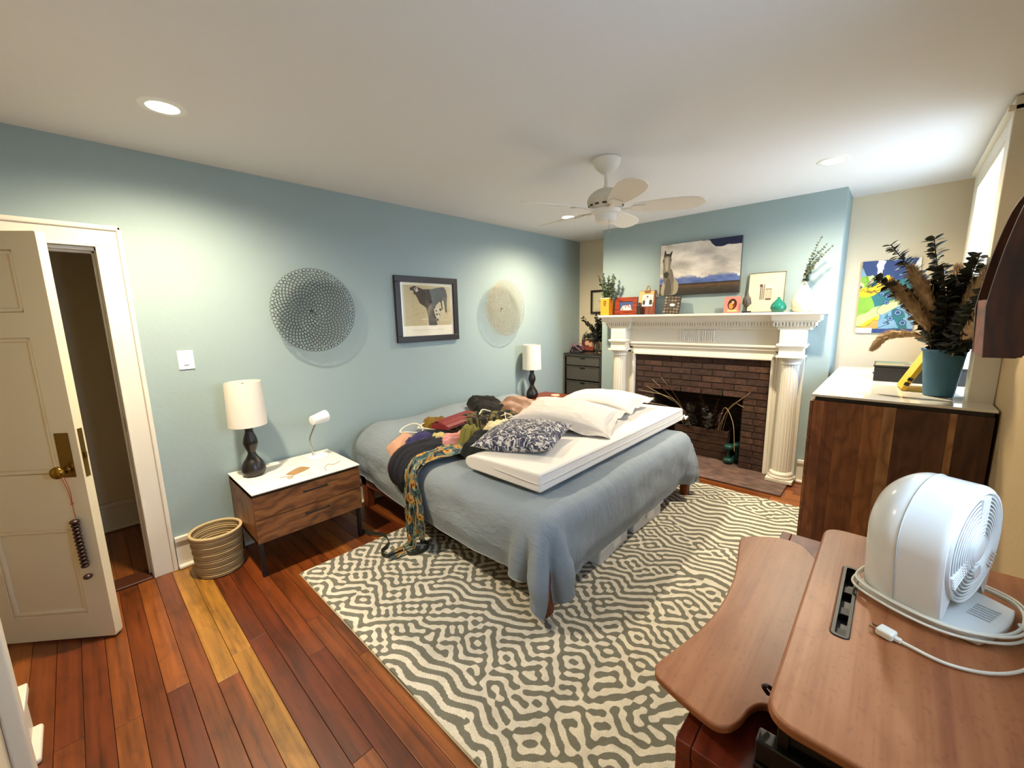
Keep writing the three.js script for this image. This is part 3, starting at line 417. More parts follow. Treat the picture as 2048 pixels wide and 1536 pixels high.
// ---------------------------------------------------------------- wall A: switch, pictures, ring medallions
{
  const s = thing('light_switch', 'white rocker light switch plate on the blue wall', 'switch', [0, 1.365, 4.02]);
  obj('switch_plate', rbox(0.0005, 0.006, -0.06, 0.06, -0.041, 0.041, 0.004), M.whitePlastic, s); obj('rocker', [rbox(0.005, 0.0095, -0.033, 0.033, -0.0165, 0.0165, 0.002), rbox(0.007, 0.012, -0.031, -0.003, -0.014, 0.014, 0.002)], M.whitePlastic, s);
  const rr = rng(19);
  const medal = (z, y, color, label, metal, ringR, wire) => {
    const t = thing('ring_medallion', label, 'wall decor', [0, y, z], 0, 'ring medallions on the bed wall'), m = std(color, 0.42, { metalness: metal }), g = [];
    const dome = (r) => 0.03 + 0.055 * Math.pow(Math.min(1, r / 0.31), 1.6);
    const put = (r, a, k) => { const slope = 0.055 * 1.6 * Math.pow(Math.max(r, 0.01) / 0.31, 0.6) / 0.31; g.push(new THREE.TorusGeometry(k, wire, 5, 14).rotateY(Math.PI / 2).rotateZ(Math.atan(slope)).translate(dome(r), r, 0).rotateX(a)); };
    for (let i = 0; i < 520; i++) { const r = 0.299 * Math.sqrt((i + 0.5) / 520), a = i * 2.39996; if (r < 0.283) put(r, a, ringR); }
    for (let i = 0; i < 68; i++) put(0.298, i / 68 * Math.PI * 2, 0.0128);
    obj('rings', g, m, t).userData.kind = 'stuff';
    obj('hanger', [rod([0.0005, 0, 0], [0.03, 0, 0], 0.008, 12)], m, t);
  };
  medal(3.212, 1.672, '#35383a', 'round dark grey metal ring medallion beside the cow picture', 0.5, 0.0122, 0.0018);
  medal(1.118, 1.688, '#a8946a', 'round gold metal ring medallion above the far bedside lamp', 0.5, 0.0122, 0.0014);
  // picture of a cow
  const t = thing('framed_picture', 'black framed picture of a speckled cow', 'picture', [0, 1.679, 2.131]);
  const hw = 0.357, hh = 0.302, f = 0.055;
  obj('frame', [rbox(0.001, 0.032, -hh, -hh + f, -hw, hw, 0.004), rbox(0.001, 0.032, hh - f, hh, -hw, hw, 0.004), rbox(0.001, 0.032, -hh + f, hh - f, -hw, -hw + f, 0.004), rbox(0.001, 0.032, -hh + f, hh - f, hw - f, hw, 0.004)], std('#1c1410', 0.42), t);
  const art = canvasTex(640, 540, (g, w, h) => {
    g.fillStyle = '#e9e2cb'; g.fillRect(0, 0, w, h); const X = (u) => 26 + u * 588, Y = (v) => 26 + v * 410; g.fillStyle = '#bcae87'; g.fillRect(X(0), Y(0), 588, 410); const r = rng(4);
    for (let i = 0; i < 900; i++) { g.fillStyle = `rgba(${120 + r() * 90},${110 + r() * 80},${80 + r() * 60},0.10)`; g.fillRect(X(r() * 0.95), Y(r() * 0.95), 8 + r() * 40, 2 + r() * 10); }
    g.strokeStyle = 'rgba(90,80,60,.5)'; g.lineWidth = 2; g.beginPath(); g.moveTo(X(0.12), Y(0.78)); g.bezierCurveTo(X(0.3), Y(0.66), X(0.36), Y(0.72), X(0.44), Y(0.64)); g.stroke(); g.fillStyle = 'rgba(140,128,96,.5)'; g.fillRect(X(0.88), Y(0.62), 70, 8);
    const poly = (pts, c) => { g.fillStyle = c; g.beginPath(); pts.forEach(([a, b], i) => i ? g.lineTo(X(a), Y(b)) : g.moveTo(X(a), Y(b))); g.closePath(); g.fill(); };
    g.save(); g.beginPath(); [[.19, .05], [.24, .02], [.33, .06], [.42, .1], [.6, .08], [.78, .03], [.86, .03], [.9, .1], [.92, .25], [.9, .55], [.9, .68], [.87, .68], [.85, .5], [.83, .35], [.80, .4], [.82, .6], [.79, .6], [.77, .42], [.74, .4], [.66, .5], [.64, .6], [.66, .8], [.68, 1], [.5, 1], [.49, .8], [.46, .56], [.4, .5], [.33, .44], [.29, .32], [.26, .24], [.22, .22], [.22, .14], [.15, .12], [.15, .07]].forEach(([a, b], i) => i ? g.lineTo(X(a), Y(b)) : g.moveTo(X(a), Y(b))); g.closePath(); g.fillStyle = '#2c2724'; g.fill(); g.clip();
    for (let i = 0; i < 1500; i++) { const v = 50 + r() * 150, k = r() < 0.05 ? 8 : 2.4; g.fillStyle = `rgba(${v},${v * 0.95},${v * 0.9},.55)`; g.fillRect(X(0.12 + r() * 0.8), Y(r()), 1 + r() * k, 1 + r() * k); } g.restore();
    poly([[.23, .08], [.29, .05], [.32, .14], [.27, .17]], '#cfc6b4'); g.fillStyle = '#1c1815'; g.beginPath(); g.ellipse(X(0.265), Y(0.09), 9, 7, 0, 0, 7); g.fill();
    poly([[.62, .58], [.72, .55], [.74, .68], [.72, .82], [.66, .8], [.63, .7]], '#c9bfa8'); g.fillStyle = '#211c1a'; for (const [a, b, c] of [[.67, .63, 11], [.76, .6, 16], [.68, .72, 12], [.69, .86, 15], [.73, .72, 8]]) { g.beginPath(); g.ellipse(X(a), Y(b), c, c * 0.8, 0.4, 0, 7); g.fill(); }
    g.fillStyle = 'rgba(150,142,120,.45)'; for (let i = 0; i < 26; i++) g.fillRect(120 + i * 14.5, 476, 8 + r() * 4, 7); for (let i = 0; i < 20; i++) g.fillRect(180 + i * 12, 496, 7, 4);
  });
  obj('picture_print', new THREE.PlaneGeometry(2 * (hw - f), 2 * (hh - f)).rotateY(Math.PI / 2).translate(0.014, 0, 0), std('#ffffff', 0.6, { map: art }), t);
  obj('backing', box(0.001, 0.0135, -hh + f * 0.5, hh - f * 0.5, -hw + f * 0.5, hw - f * 0.5), std('#5a4a38', 0.9), t);
  obj('picture_glass', box(0.018, 0.02, -hh + f, hh - f, -hw + f, hw - f), M.glass, t);
}
// ---------------------------------------------------------------- near nightstand and what stands on it
const tableLamp = (label, pos) => {
  const t = thing('table_lamp', label, 'lamp', pos, 0, 'bedside table lamps'), dark = std('#16110f', 0.35);
  obj('lamp_base', slathe([[0.0, 0.0], [0.05, 0.0], [0.066, 0.02], [0.072, 0.05], [0.06, 0.09], [0.038, 0.125], [0.026, 0.15], [0.024, 0.165], [0.036, 0.2], [0.044, 0.23], [0.038, 0.265], [0.026, 0.3], [0.025, 0.325], [0.034, 0.35], [0.03, 0.356]], 36, 60), dark, t);
  obj('lamp_stem', [cyl(0.009, 0.009, 0.09, 0, 0.35, 0, 12), rod([-0.1, 0.63, 0], [0.1, 0.63, 0], 0.002), rod([0, 0.63, -0.1], [0, 0.63, 0.1], 0.002), cyl(0.003, 0.003, 0.2, 0, 0.44, 0, 8), new THREE.SphereGeometry(0.032, 16, 12).translate(0, 0.49, 0)], M.chrome, t);
  obj('lamp_shade', lathe([[0.112, 0.352], [0.1135, 0.352], [0.1075, 0.645], [0.106, 0.645], [0.112, 0.352]], 48), phys('#f8f1e2', 0.9, { transmission: 0.15, bumpMap: linen, bumpScale: 0.0006 }), t);
};
{
  const t = thing('nightstand', 'walnut two drawer nightstand with a white top and black legs beside the basket', 'nightstand'), m = std('#f0dcc4', 0.42, { map: walnutTex }), x0 = 0.025, x1 = 0.565, z0 = 3.205, z1 = 3.885;
  obj('case', [muv(box(x0, x1 - 0.022, 0.232, 0.545, z0, z0 + 0.018), 'y', 1, [0.3, 0.1]), muv(box(x0, x1 - 0.022, 0.232, 0.545, z1 - 0.018, z1), 'y'), muv(box(x0, x1 - 0.022, 0.232, 0.25, z0, z1), 'z'), muv(box(x0, x0 + 0.01, 0.232, 0.545, z0, z1), 'z'), muv(box(x0, x1 - 0.022, 0.53, 0.545, z0, z1), 'z')], m, t);
  [[0.235, 0.383], [0.388, 0.538]].forEach(([a, b], i) => { const d = obj('drawer', [muv(rbox(x1 - 0.021, x1, a, b, z0 + 0.001, z1 - 0.001, 0.0015), 'z', 1, [i * 0.7, i * 0.31])], m, t); obj('handle', [rbox(x1 + 0.012, x1 + 0.02, b - 0.052, b - 0.043, 3.44, 3.6, 0.002), rbox(x1, x1 + 0.013, b - 0.052, b - 0.043, 3.443, 3.452, 0.001), rbox(x1, x1 + 0.013, b - 0.052, b - 0.043, 3.588, 3.597, 0.001)], M.black, d); });
  obj('top_frame', box(x0 + 0.002, x1 - 0.002, 0.5455, 0.5555, z0 + 0.002, z1 - 0.002), M.black, t);
  const marble = tex(512, 512, (u, v) => { const n = Math.abs(fbm(u * 5 + v * 2, v * 4, 91, 5) - 0.5), k = n < 0.012 ? 0.9 : 1; return [238 * k, 232 * k, 220 * k]; });
  obj('table_top', muv(rbox(x0 - 0.004, x1 + 0.004, 0.5555, 0.5635, z0 - 0.004, z1 + 0.004, 0.002), 'z'), std('#ffffff', 0.25, { map: marble }), t);
  for (const x of [x0 + 0.02, x1 - 0.03]) for (const z of [z0 + 0.02, z1 - 0.02]) obj('leg', rbox(x - 0.012, x + 0.012, 0.0015, 0.232, z - 0.012, z + 0.012, 0.002), M.black, t);
  for (const z of [z0 + 0.01, z1 - 0.03]) obj('leg_rail', box(x0 + 0.033, x1 - 0.043, 0.22, 0.2318, z, z + 0.02), M.black, t);
  const ty = 0.5637;
  tableLamp('black gourd shaped table lamp with a cream drum shade on the white topped nightstand', [0.2, ty, 3.772]);
  const d = thing('reading_lamp', 'small white gooseneck reading lamp', 'lamp', [0.155, ty, 3.335]);
  obj('lamp_foot', slathe([[0, 0], [0.07, 0], [0.078, 0.006], [0.07, 0.014], [0.03, 0.022], [0, 0.024]], 40, 30), M.whitePlastic, d);
  obj('gooseneck', tube([[0.01, 0.02, 0.035], [0.01, 0.06, 0.035], [0.012, 0.15, 0.045], [0.02, 0.22, 0.02], [0.03, 0.275, -0.005]], 0.0055, 60, 10), M.chrome, d);
  const hd = obj('lamp_head', [lathe([[0.0, -0.05], [0.028, -0.05], [0.034, -0.045], [0.046, 0.075], [0.044, 0.075], [0.032, -0.04], [0, -0.044]], 32).rotateX(-Math.PI / 2 + 0.1).rotateY(0.25).translate(0.035, 0.302, -0.015)], M.whitePlastic, d);
  obj('lamp_bulb', new THREE.CylinderGeometry(0.038, 0.038, 0.01, 24).translate(0, 0.055, 0).rotateX(-Math.PI / 2 + 0.1).rotateY(0.25).translate(0.035, 0.302, -0.015), std('#d8d8d4', 0.3), hd);
  const br = thing('organza_pouch', 'small sheer gold organza pouch on the nightstand top', 'pouch', [0.36, ty, 3.55], 0.5);
  obj('pouch_body', surf((u, v) => { const a = u * 2 - 1, b = v * 2 - 1; return [b * 0.045 * (1 - 0.25 * Math.max(0, a)), 0.002 + 0.014 * (1 - a * a * a * a) * (1 - b * b) * (0.7 + 0.6 * fbm(u * 5, v * 5, 3, 2)), a * 0.075]; }, 20, 14), phys('#b08a5a', 0.6, { transmission: 0.3 }), br);
  obj('ribbon', tube([[0.02, 0.004, 0.07], [0.05, 0.003, 0.1], [0.06, 0.003, 0.13], [0.03, 0.003, 0.125], [0.045, 0.003, 0.1], [0.0, 0.003, 0.11], [-0.02, 0.003, 0.14]], 0.0018, 50, 5), std('#a8824a', 0.7), br);
  tag(obj('thin_cord', tube([[0.4, ty + 0.003, 3.27], [0.43, ty + 0.003, 3.33], [0.4, ty + 0.003, 3.36], [0.45, ty + 0.003, 3.4], [0.52, ty + 0.003, 3.42]], 0.0018, 50, 5), std('#a3876a', 0.8)), 'thin brown cord lying across the white nightstand top', 'cord');
}
// ---------------------------------------------------------------- basket
{
  const t = thing('rope_basket', 'round coiled rope waste basket with tan and brown stripes', 'basket', [0.215, 0.001, 4.03]), g = [], g2 = [];
  const r0 = 0.118, r1 = 0.136, n = 21, pitch = 0.0127;
  for (let i = 0; i < n; i++) { const r = lerp(r0, r1, i / (n - 1)) + 0.002 * Math.sin(i * 1.7); g.push(new THREE.TorusGeometry(r, 0.0072, 8, 56).rotateX(Math.PI / 2).scale(1, 0.86, 1).translate(0, 0.0075 + i * pitch, 0)); g2.push(new THREE.TorusGeometry(r + 0.0012, 0.0036, 6, 56).rotateX(Math.PI / 2).translate(0, 0.0075 + (i + 0.5) * pitch, 0)); }
  obj('coils', g, std('#c2a878', 0.9, { bumpMap: linen, bumpScale: 0.003 }), t); obj('stripes', g2.slice(0, -1), std('#6b4f2a', 0.9), t);
  obj('rim', new THREE.TorusGeometry(r1 + 0.001, 0.0095, 10, 56).rotateX(Math.PI / 2).translate(0, 0.0075 + n * pitch, 0), std('#c8b083', 0.9, { bumpMap: linen, bumpScale: 0.003 }), t);
  obj('basket_floor', cyl(r0, r0, 0.006, 0, 0.001, 0, 40), std('#b09668', 0.9), t);
}
// ---------------------------------------------------------------- far nightstand
{
  const t = thing('nightstand', 'orange brown wooden nightstand in the far corner past the bed', 'nightstand'), m = std('#e0a878', 0.4, { map: oakTex }), x0 = 0.03, x1 = 0.42, z0 = 0.36, z1 = 0.86, y = 0.615;
  obj('table_top', muv(rbox(x0, x1 + 0.01, y - 0.022, y, z0 - 0.01, z1 + 0.01, 0.003), 'z'), m, t);
  obj('case', [muv(box(x0, x1, 0.2, y - 0.022, z0, z0 + 0.018), 'y'), muv(box(x0, x1, 0.2, y - 0.022, z1 - 0.018, z1), 'y'), muv(box(x0, x1, 0.2, 0.218, z0, z1), 'z'), muv(box(x0, x0 + 0.01, 0.2, y - 0.022, z0, z1), 'z'), muv(box(x0, x1, 0.4, 0.415, z0, z1), 'z')], m, t);
  const d = obj('drawer', muv(rbox(x1 - 0.02, x1, 0.22, 0.4, z0 + 0.02, z1 - 0.02, 0.002), 'z'), m, t); obj('knob', new THREE.SphereGeometry(0.014, 14, 10).translate(x1 + 0.01, 0.31, 0.61), M.black, d);
  for (const x of [x0 + 0.02, x1 - 0.02]) for (const z of [z0 + 0.02, z1 - 0.02]) obj('leg', muv(cyl(0.012, 0.018, 0.199, x, 0.001, z, 14), 'y'), m, t);
  tableLamp('black gourd shaped table lamp with a cream drum shade on the orange wooden nightstand', [0.165, y, 0.785]);
  const c = thing('coaster', 'round pale pink coaster on the orange wooden nightstand', 'coaster', [0.30, y, 0.5]); obj('coaster_disc', slathe([[0, 0], [0.05, 0], [0.052, 0.005], [0.048, 0.011], [0, 0.011]], 36, 24), std('#e9b79c', 0.6), c);
}

// ---------------------------------------------------------------- leafy stems
const leafGeo = (w, l, cup = 0.18) => { const p = [], n = 7; const pts = []; for (let i = 0; i <= n; i++) { const t = i / n, k = Math.sin(Math.PI * Math.pow(t, 0.85)) * w / 2; pts.push([k, t * l]); } const P = (s, i) => [s * pts[i][0], Math.abs(s) * pts[i][0] * cup + 0.1 * l * Math.sin(pts[i][1] / l * 2), pts[i][1]]; for (const s of [1, -1]) for (let i = 0; i < n; i++) { const a = P(0, i), b = P(0, i + 1), c = P(s, i), d = P(s, i + 1); p.push(...(s > 0 ? [...a, ...b, ...d, ...a, ...d, ...c] : [...a, ...d, ...b, ...a, ...c, ...d])); } const g = new THREE.BufferGeometry(); g.setAttribute('position', new THREE.Float32BufferAttribute(p, 3)); g.computeVertexNormals(); return norm(g); };
const LEAF = { round: leafGeo(0.9, 1), long: leafGeo(0.58, 1) };
function leafyStem(name, label, group, pts, { n = 30, size = 0.03, taper = 0.45, kind = 'round', leaf, stalk, seed = 1, start = 0.25, lift = 0.5, r = 0.0022 }) {
  const o = pts[0], t = thing(name, label, 'stem', o, 0, group), c = new THREE.CatmullRomCurve3(pts.map((q) => V(q[0] - o[0], q[1] - o[1], q[2] - o[2]))), rn = rng(seed), z = V(0, 0, 1);
  obj('stalk', new THREE.TubeGeometry(c, 24, r, 6), stalk, t);
  for (let i = 0; i < n; i++) {
    const k = start + (1 - start) * (i + 0.3 * rn()) / n, at = c.getPointAt(Math.min(k, 0.995)), tg = c.getTangentAt(Math.min(k, 0.995)), side = V(rn() - 0.5, rn() - 0.5, rn() - 0.5).cross(tg).normalize();
    for (const s of [1, -1]) { const d = side.clone().multiplyScalar(s).addScaledVector(tg, lift + 0.4 * (rn() - 0.3)).normalize(), m = new THREE.Mesh(LEAF[kind], leaf[Math.floor(rn() * leaf.length)]); m.name = 'leaf'; m.position.copy(at); m.quaternion.setFromUnitVectors(z, d); m.rotateZ(rn() * 6.28 * (kind === 'round' ? 1 : 0.15)); m.scale.setScalar(size * lerp(1, taper, k) * (0.8 + 0.4 * rn())); t.add(m); }
  }
  return t;
}
const leafM = (...c) => c.map((q) => phys(q, 0.65, { transmission: 0.12, side: THREE.DoubleSide }));
const stalkM = std('#3f3722', 0.8);
// ---------------------------------------------------------------- on the mantel shelf (top at y 1.585) and above it
{
  const Y = 1.5853, G = 'eucalyptus in the orange planter';
  const op = thing('square_planter', 'square orange planter with a dark shield emblem', 'planter', [0.785, Y, 0.12]);
  const emblem = canvasTex(200, 360, (g, w, h) => { g.fillStyle = '#dd8a22'; g.fillRect(0, 0, w, h); g.fillStyle = '#5a3512'; g.beginPath(); g.moveTo(66, 62); g.quadraticCurveTo(100, 40, 134, 62); g.lineTo(130, 130); g.lineTo(100, 180); g.lineTo(70, 130); g.closePath(); g.fill(); g.fillStyle = '#dd8a22'; g.beginPath(); g.ellipse(100, 92, 17, 20, 0, 0, 7); g.fill(); g.fillStyle = '#5a3512'; g.fillRect(94, 84, 12, 26); g.fillStyle = '#dd8a22'; g.fillRect(86, 120, 28, 14); });
  const orange = std('#cf7a1c', 0.5), s = 0.057;
  obj('planter_body', [box(-s, s, 0, 0.006, -s, s), box(-s, -s + 0.006, 0, 0.2, -s, s), box(s - 0.006, s, 0, 0.2, -s, s), box(-s, s, 0, 0.2, -s, -s + 0.006), box(-s, s, 0, 0.2, s - 0.006, s)], orange, op);
  obj('emblem_face', new THREE.PlaneGeometry(0.112, 0.196).translate(0, 0.1, s + 0.0006), std('#ffffff', 0.5, { map: emblem }), op);
  obj('rim', [rbox(-s - 0.002, s + 0.002, 0.193, 0.2025, s - 0.007, s + 0.002, 0.002), rbox(-s - 0.002, s + 0.002, 0.193, 0.2025, -s - 0.002, -s + 0.007, 0.002), rbox(-s - 0.002, -s + 0.007, 0.193, 0.2025, -s, s, 0.002), rbox(s - 0.007, s + 0.002, 0.193, 0.2025, -s, s, 0.002)], std('#c9bfa4', 0.6), op);
  const gl = leafM('#4a5a3c', '#3c4a33', '#56664a'), tips = [[-0.11, 0.5, 0.02], [-0.075, 0.46, -0.03], [-0.045, 0.52, 0.03], [0.0, 0.49, -0.02], [0.035, 0.43, 0.03], [0.075, 0.5, 0.0], [0.1, 0.33, 0.02], [0.11, 0.46, 0.03]];
  tips.forEach(([dx, dy, dz], i) => leafyStem('eucalyptus_sprig', 'green eucalyptus sprig standing in the orange planter', G, [[0.785 + dx * 0.15, Y + 0.01, 0.12 + dz * 0.15], [0.785 + dx * 0.35, Y + dy * 0.45, 0.12 + dz * 0.5], [0.785 + dx, Y + dy * 0.94, 0.12 + dz]], { n: 20, size: 0.05, leaf: gl, stalk: stalkM, seed: 40 + i, start: 0.4 }));
  // photo frame
  const photo = (fn, w = 256, h = 192) => std('#ffffff', 0.45, { map: canvasTex(w, h, fn) });
  const lean = (name, label, cat, x, z, w, h, d, ang) => { const t = thing(name, label, cat, [x, Y, z]); t.rotation.x = -ang; t.position.y = Y + 0.0005 + Math.sin(ang) * d; return t; };
  const wf = lean('framed_photo', 'orange brown wooden photo frame with a blue family photo', 'picture', 1.013, 0.1, 0.28, 0.2, 0.02, 0.12);
  obj('frame', [rbox(-0.14, 0.14, 0, 0.05, -0.01, 0.012, 0.004), rbox(-0.14, 0.14, 0.15, 0.2, -0.01, 0.012, 0.004), rbox(-0.14, -0.083, 0.05, 0.15, -0.01, 0.012, 0.004), rbox(0.083, 0.14, 0.05, 0.15, -0.01, 0.012, 0.004)].map((g) => muv(g, 'x')), std('#e08a50', 0.35, { map: oakTex }), wf);
  obj('photo', new THREE.PlaneGeometry(0.17, 0.104).translate(0, 0.1, 0.004), photo((g, w, h) => { g.fillStyle = '#2c3d66'; g.fillRect(0, 0, w, h); const r = rng(2); g.fillStyle = '#b8a49a'; g.beginPath(); g.moveTo(20, h); g.lineTo(60, 90); g.lineTo(200, 70); g.lineTo(240, h); g.fill(); for (let i = 0; i < 26; i++) { g.fillStyle = ['#a33a34', '#e8e0d8', '#7a4a55', '#c8c0cc'][i % 4]; g.fillRect(50 + r() * 150, 70 + r() * 90, 10 + r() * 22, 10 + r() * 26); } }), wf);
  obj('back_strut', [box(-0.13, 0.13, 0.01, 0.19, -0.014, -0.01), box(-0.02, 0.02, 0.0, 0.12, -0.05, -0.046)], M.black, wf);
  // clip board with a photo
  const cb = lean('photo_clipboard', 'small wooden clip board holding a snapshot, with a string loop on top', 'picture', 1.272, 0.11, 0.19, 0.25, 0.02, 0.1);
  obj('board', muv(rbox(-0.093, 0.093, 0, 0.26, -0.012, 0.008, 0.003), 'y'), std('#c79a70', 0.6, { map: oakTex }), cb);
  obj('paper_panel', rbox(-0.093, 0.075, 0.13, 0.255, 0.008, 0.0105, 0.001), std('#b79a62', 0.8), cb);
  obj('photo', new THREE.PlaneGeometry(0.12, 0.125).translate(0.005, 0.15, 0.0115), photo((g, w, h) => { g.fillStyle = '#e6dfd2'; g.fillRect(0, 0, w, h); g.fillStyle = '#2a2523'; g.fillRect(10, 90, 60, 74); g.fillRect(170, 84, 74, 80); g.fillStyle = '#b39478'; g.beginPath(); g.arc(120, 50, 26, 0, 7); g.arc(60, 64, 22, 0, 7); g.arc(200, 56, 22, 0, 7); g.fill(); g.fillStyle = '#4a3020'; g.fillRect(96, 18, 50, 22); }), cb);
  obj('clip', [rbox(-0.032, 0.032, 0.236, 0.266, 0.008, 0.018, 0.004)], std('#7a5230', 0.4, { metalness: 0.5 }), cb);
  obj('loop', tube([[-0.026, 0.262, 0], [0, 0.312, 0], [0.026, 0.262, 0]], 0.006, 24, 6), std('#8d7b4a', 0.9), cb);
  const bp = thing('figurine', 'small black figurine beside the clip board', 'ornament', [1.205, Y, 0.155]); obj('figure_block', [rbox(-0.028, 0.018, 0, 0.11, -0.012, 0.014, 0.008), rbox(-0.022, 0.012, 0.1, 0.135, -0.01, 0.012, 0.01)], std('#15130f', 0.5), bp);
  // pebbled frame
  const pf = lean('pebble_frame', 'dark photo frame covered in round pebbles, leaning back', 'picture', 1.542, 0.11, 0.17, 0.185, 0.02, 0.2); pf.rotation.z = -0.06;
  obj('frame', [rbox(-0.085, 0.085, 0, 0.185, -0.008, 0.01, 0.004)], std('#231d18', 0.5), pf);
  { const r = rng(6); for (let i = 0; i < 5; i++) for (let j = 0; j < 6; j++) if (!(i > 0 && i < 4 && j > 1 && j < 4)) obj('pebble', new THREE.SphereGeometry(0.014 + r() * 0.003, 12, 8).scale(1, 0.9, 0.42).translate(-0.068 + i * 0.034 + (r() - 0.5) * 0.006, 0.016 + j * 0.0305, 0.011), std(['#6b5a45', '#7d6c55', '#574736'][Math.floor(r() * 3)], 0.4), pf); }
  obj('photo', new THREE.PlaneGeometry(0.09, 0.055).translate(0.005, 0.0925, 0.0112), photo((g, w, h) => { g.fillStyle = '#3b2c20'; g.fillRect(0, 0, w, h); g.fillStyle = '#e9e2d2'; g.beginPath(); g.ellipse(130, 96, 80, 50, 0, 0, 7); g.fill(); }), pf);
  // pink card
  const pk = lean('pink_card', 'small pink picture card with a dark oval figure', 'picture', 2.137, 0.12, 0.145, 0.155, 0.01, 0.14);
  obj('card', rbox(-0.072, 0.072, 0, 0.155, -0.004, 0.004, 0.002), std('#e0746a', 0.6), pk);
  obj('print', new THREE.PlaneGeometry(0.14, 0.15).translate(0, 0.0775, 0.0048), photo((g, w, h) => { g.fillStyle = '#e77f74'; g.fillRect(0, 0, w, h); g.fillStyle = '#3a1c12'; g.beginPath(); g.ellipse(130, 120, 74, 92, 0.1, 0, 7); g.fill(); g.fillStyle = '#c9823a'; g.beginPath(); g.ellipse(112, 150, 34, 50, -0.3, 0, 7); g.fill(); g.fillStyle = '#d8a070'; g.beginPath(); g.ellipse(138, 92, 22, 26, 0, 0, 7); g.fill(); g.fillStyle = '#6b2a1a'; g.fillRect(150, 120, 30, 60); g.fillStyle = '#c8b46a'; g.fillRect(60, 210, 150, 30); }, 256, 256), pk);
  // carved head on a stand
  const bh = thing('carved_head', 'small dark carved head on a black stand', 'sculpture', [2.272, Y, 0.15], 0.35), st = std('#4a4338', 0.6);
  obj('stand', [rbox(-0.036, 0.036, 0, 0.016, -0.03, 0.03, 0.002), cyl(0.003, 0.003, 0.045, 0, 0.015, 0, 8)], M.black, bh);
  obj('head', [surf((u, v) => { const a = u * Math.PI * 2, y = v, prof = [0.006, 0.02, 0.028, 0.031, 0.032, 0.034, 0.033, 0.028, 0.018, 0.014, 0.012, 0.001], f = y * 11, i = Math.min(10, Math.floor(f)), rr = lerp(prof[i], prof[i + 1], f - i) * (1 + 0.14 * Math.max(0, Math.sin(a)) * (y > 0.25 && y < 0.42 ? 1 : 0)) * (y > 0.55 ? 1 + 0.05 * Math.sin(a * 12) * Math.sin(y * 80) : 1); return [Math.cos(a) * rr, 0.05 + y * 0.14, Math.sin(-a) * rr]; }, 36, 44), new THREE.SphereGeometry(0.006, 8, 8).scale(1, 2, 1).translate(0, 0.095, 0.033), ...[-1, 1].map((q) => new THREE.SphereGeometry(0.006, 8, 8).scale(0.6, 3, 1).translate(q * 0.034, 0.092, 0))], st, bh);
  // white framed print
  const wp = lean('framed_print', 'white matted print of columns in a thin silver frame leaning on the chimney', 'picture', 2.4, 0.06, 0.3, 0.36, 0.012, 0.09), sf = std('#8d8a76', 0.35, { metalness: 0.6 });
  obj('frame', [rbox(-0.148, 0.148, 0, 0.005, -0.008, 0.008, 0.001), rbox(-0.148, 0.148, 0.361, 0.366, -0.008, 0.008, 0.001), rbox(-0.148, -0.143, 0.005, 0.361, -0.008, 0.008, 0.001), rbox(0.143, 0.148, 0.005, 0.361, -0.008, 0.008, 0.001), box(-0.143, 0.143, 0.005, 0.361, -0.007, -0.001)], sf, wp);
  obj('print', new THREE.PlaneGeometry(0.288, 0.358).translate(0, 0.183, 0.002), photo((g, w, h) => { g.fillStyle = '#ddd6bc'; g.fillRect(0, 0, w, h); g.fillStyle = '#c9bfa2'; g.fillRect(78, 84, 104, 150); g.fillStyle = '#e6dcc6'; g.fillRect(82, 88, 96, 142); g.fillStyle = '#5c4636'; g.fillRect(86, 92, 8, 130); g.fillRect(112, 92, 6, 130); g.fillStyle = '#8c7660'; g.fillRect(98, 110, 10, 114); g.fillRect(124, 130, 46, 92); g.fillStyle = '#d9cdb4'; for (let i = 0; i < 5; i++) g.fillRect(128 + i * 8, 140, 5, 80); g.fillStyle = '#4b3a2e'; g.beginPath(); g.arc(92, 104, 12, 0, 7); g.fill(); g.fillRect(130, 212, 40, 14); }, 260, 324), wp);
  obj('picture_glass', box(-0.143, 0.143, 0.005, 0.361, 0.004, 0.0055), M.glass, wp);
  // vases
  const gv = thing('glass_bud_vase', 'small round teal green glass bud vase', 'vase', [2.527, Y, 0.15]);
  obj('vase_body', slathe([[0, 0], [0.035, 0], [0.056, 0.02], [0.062, 0.046], [0.05, 0.078], [0.024, 0.108], [0.011, 0.122], [0.012, 0.132], [0.009, 0.132], [0.008, 0.12], [0.02, 0.104], [0.046, 0.074], [0.057, 0.046], [0.05, 0.02], [0.0, 0.008]], 48, 90), phys('#2f9d8a', 0.05, { transmission: 0.55, ior: 1.45, thickness: 0.02, attenuationColor: new THREE.Color('#1f8d7c'), attenuationDistance: 0.03 }), gv);
  const cv = thing('teardrop_vase', 'glossy cream teardrop ceramic vase at the end of the mantel', 'vase', [2.703, Y, 0.14]);
  obj('vase_body', slathe([[0, 0], [0.05, 0], [0.072, 0.02], [0.082, 0.06], [0.08, 0.1], [0.066, 0.15], [0.044, 0.195], [0.024, 0.232], [0.018, 0.25], [0.02, 0.262], [0.017, 0.262], [0.014, 0.25], [0.018, 0.236], [0.0, 0.22]], 48, 80), std('#ddd0b6', 0.16), cv);
  const vl = leafM('#55624c', '#465240', '#6a7660');
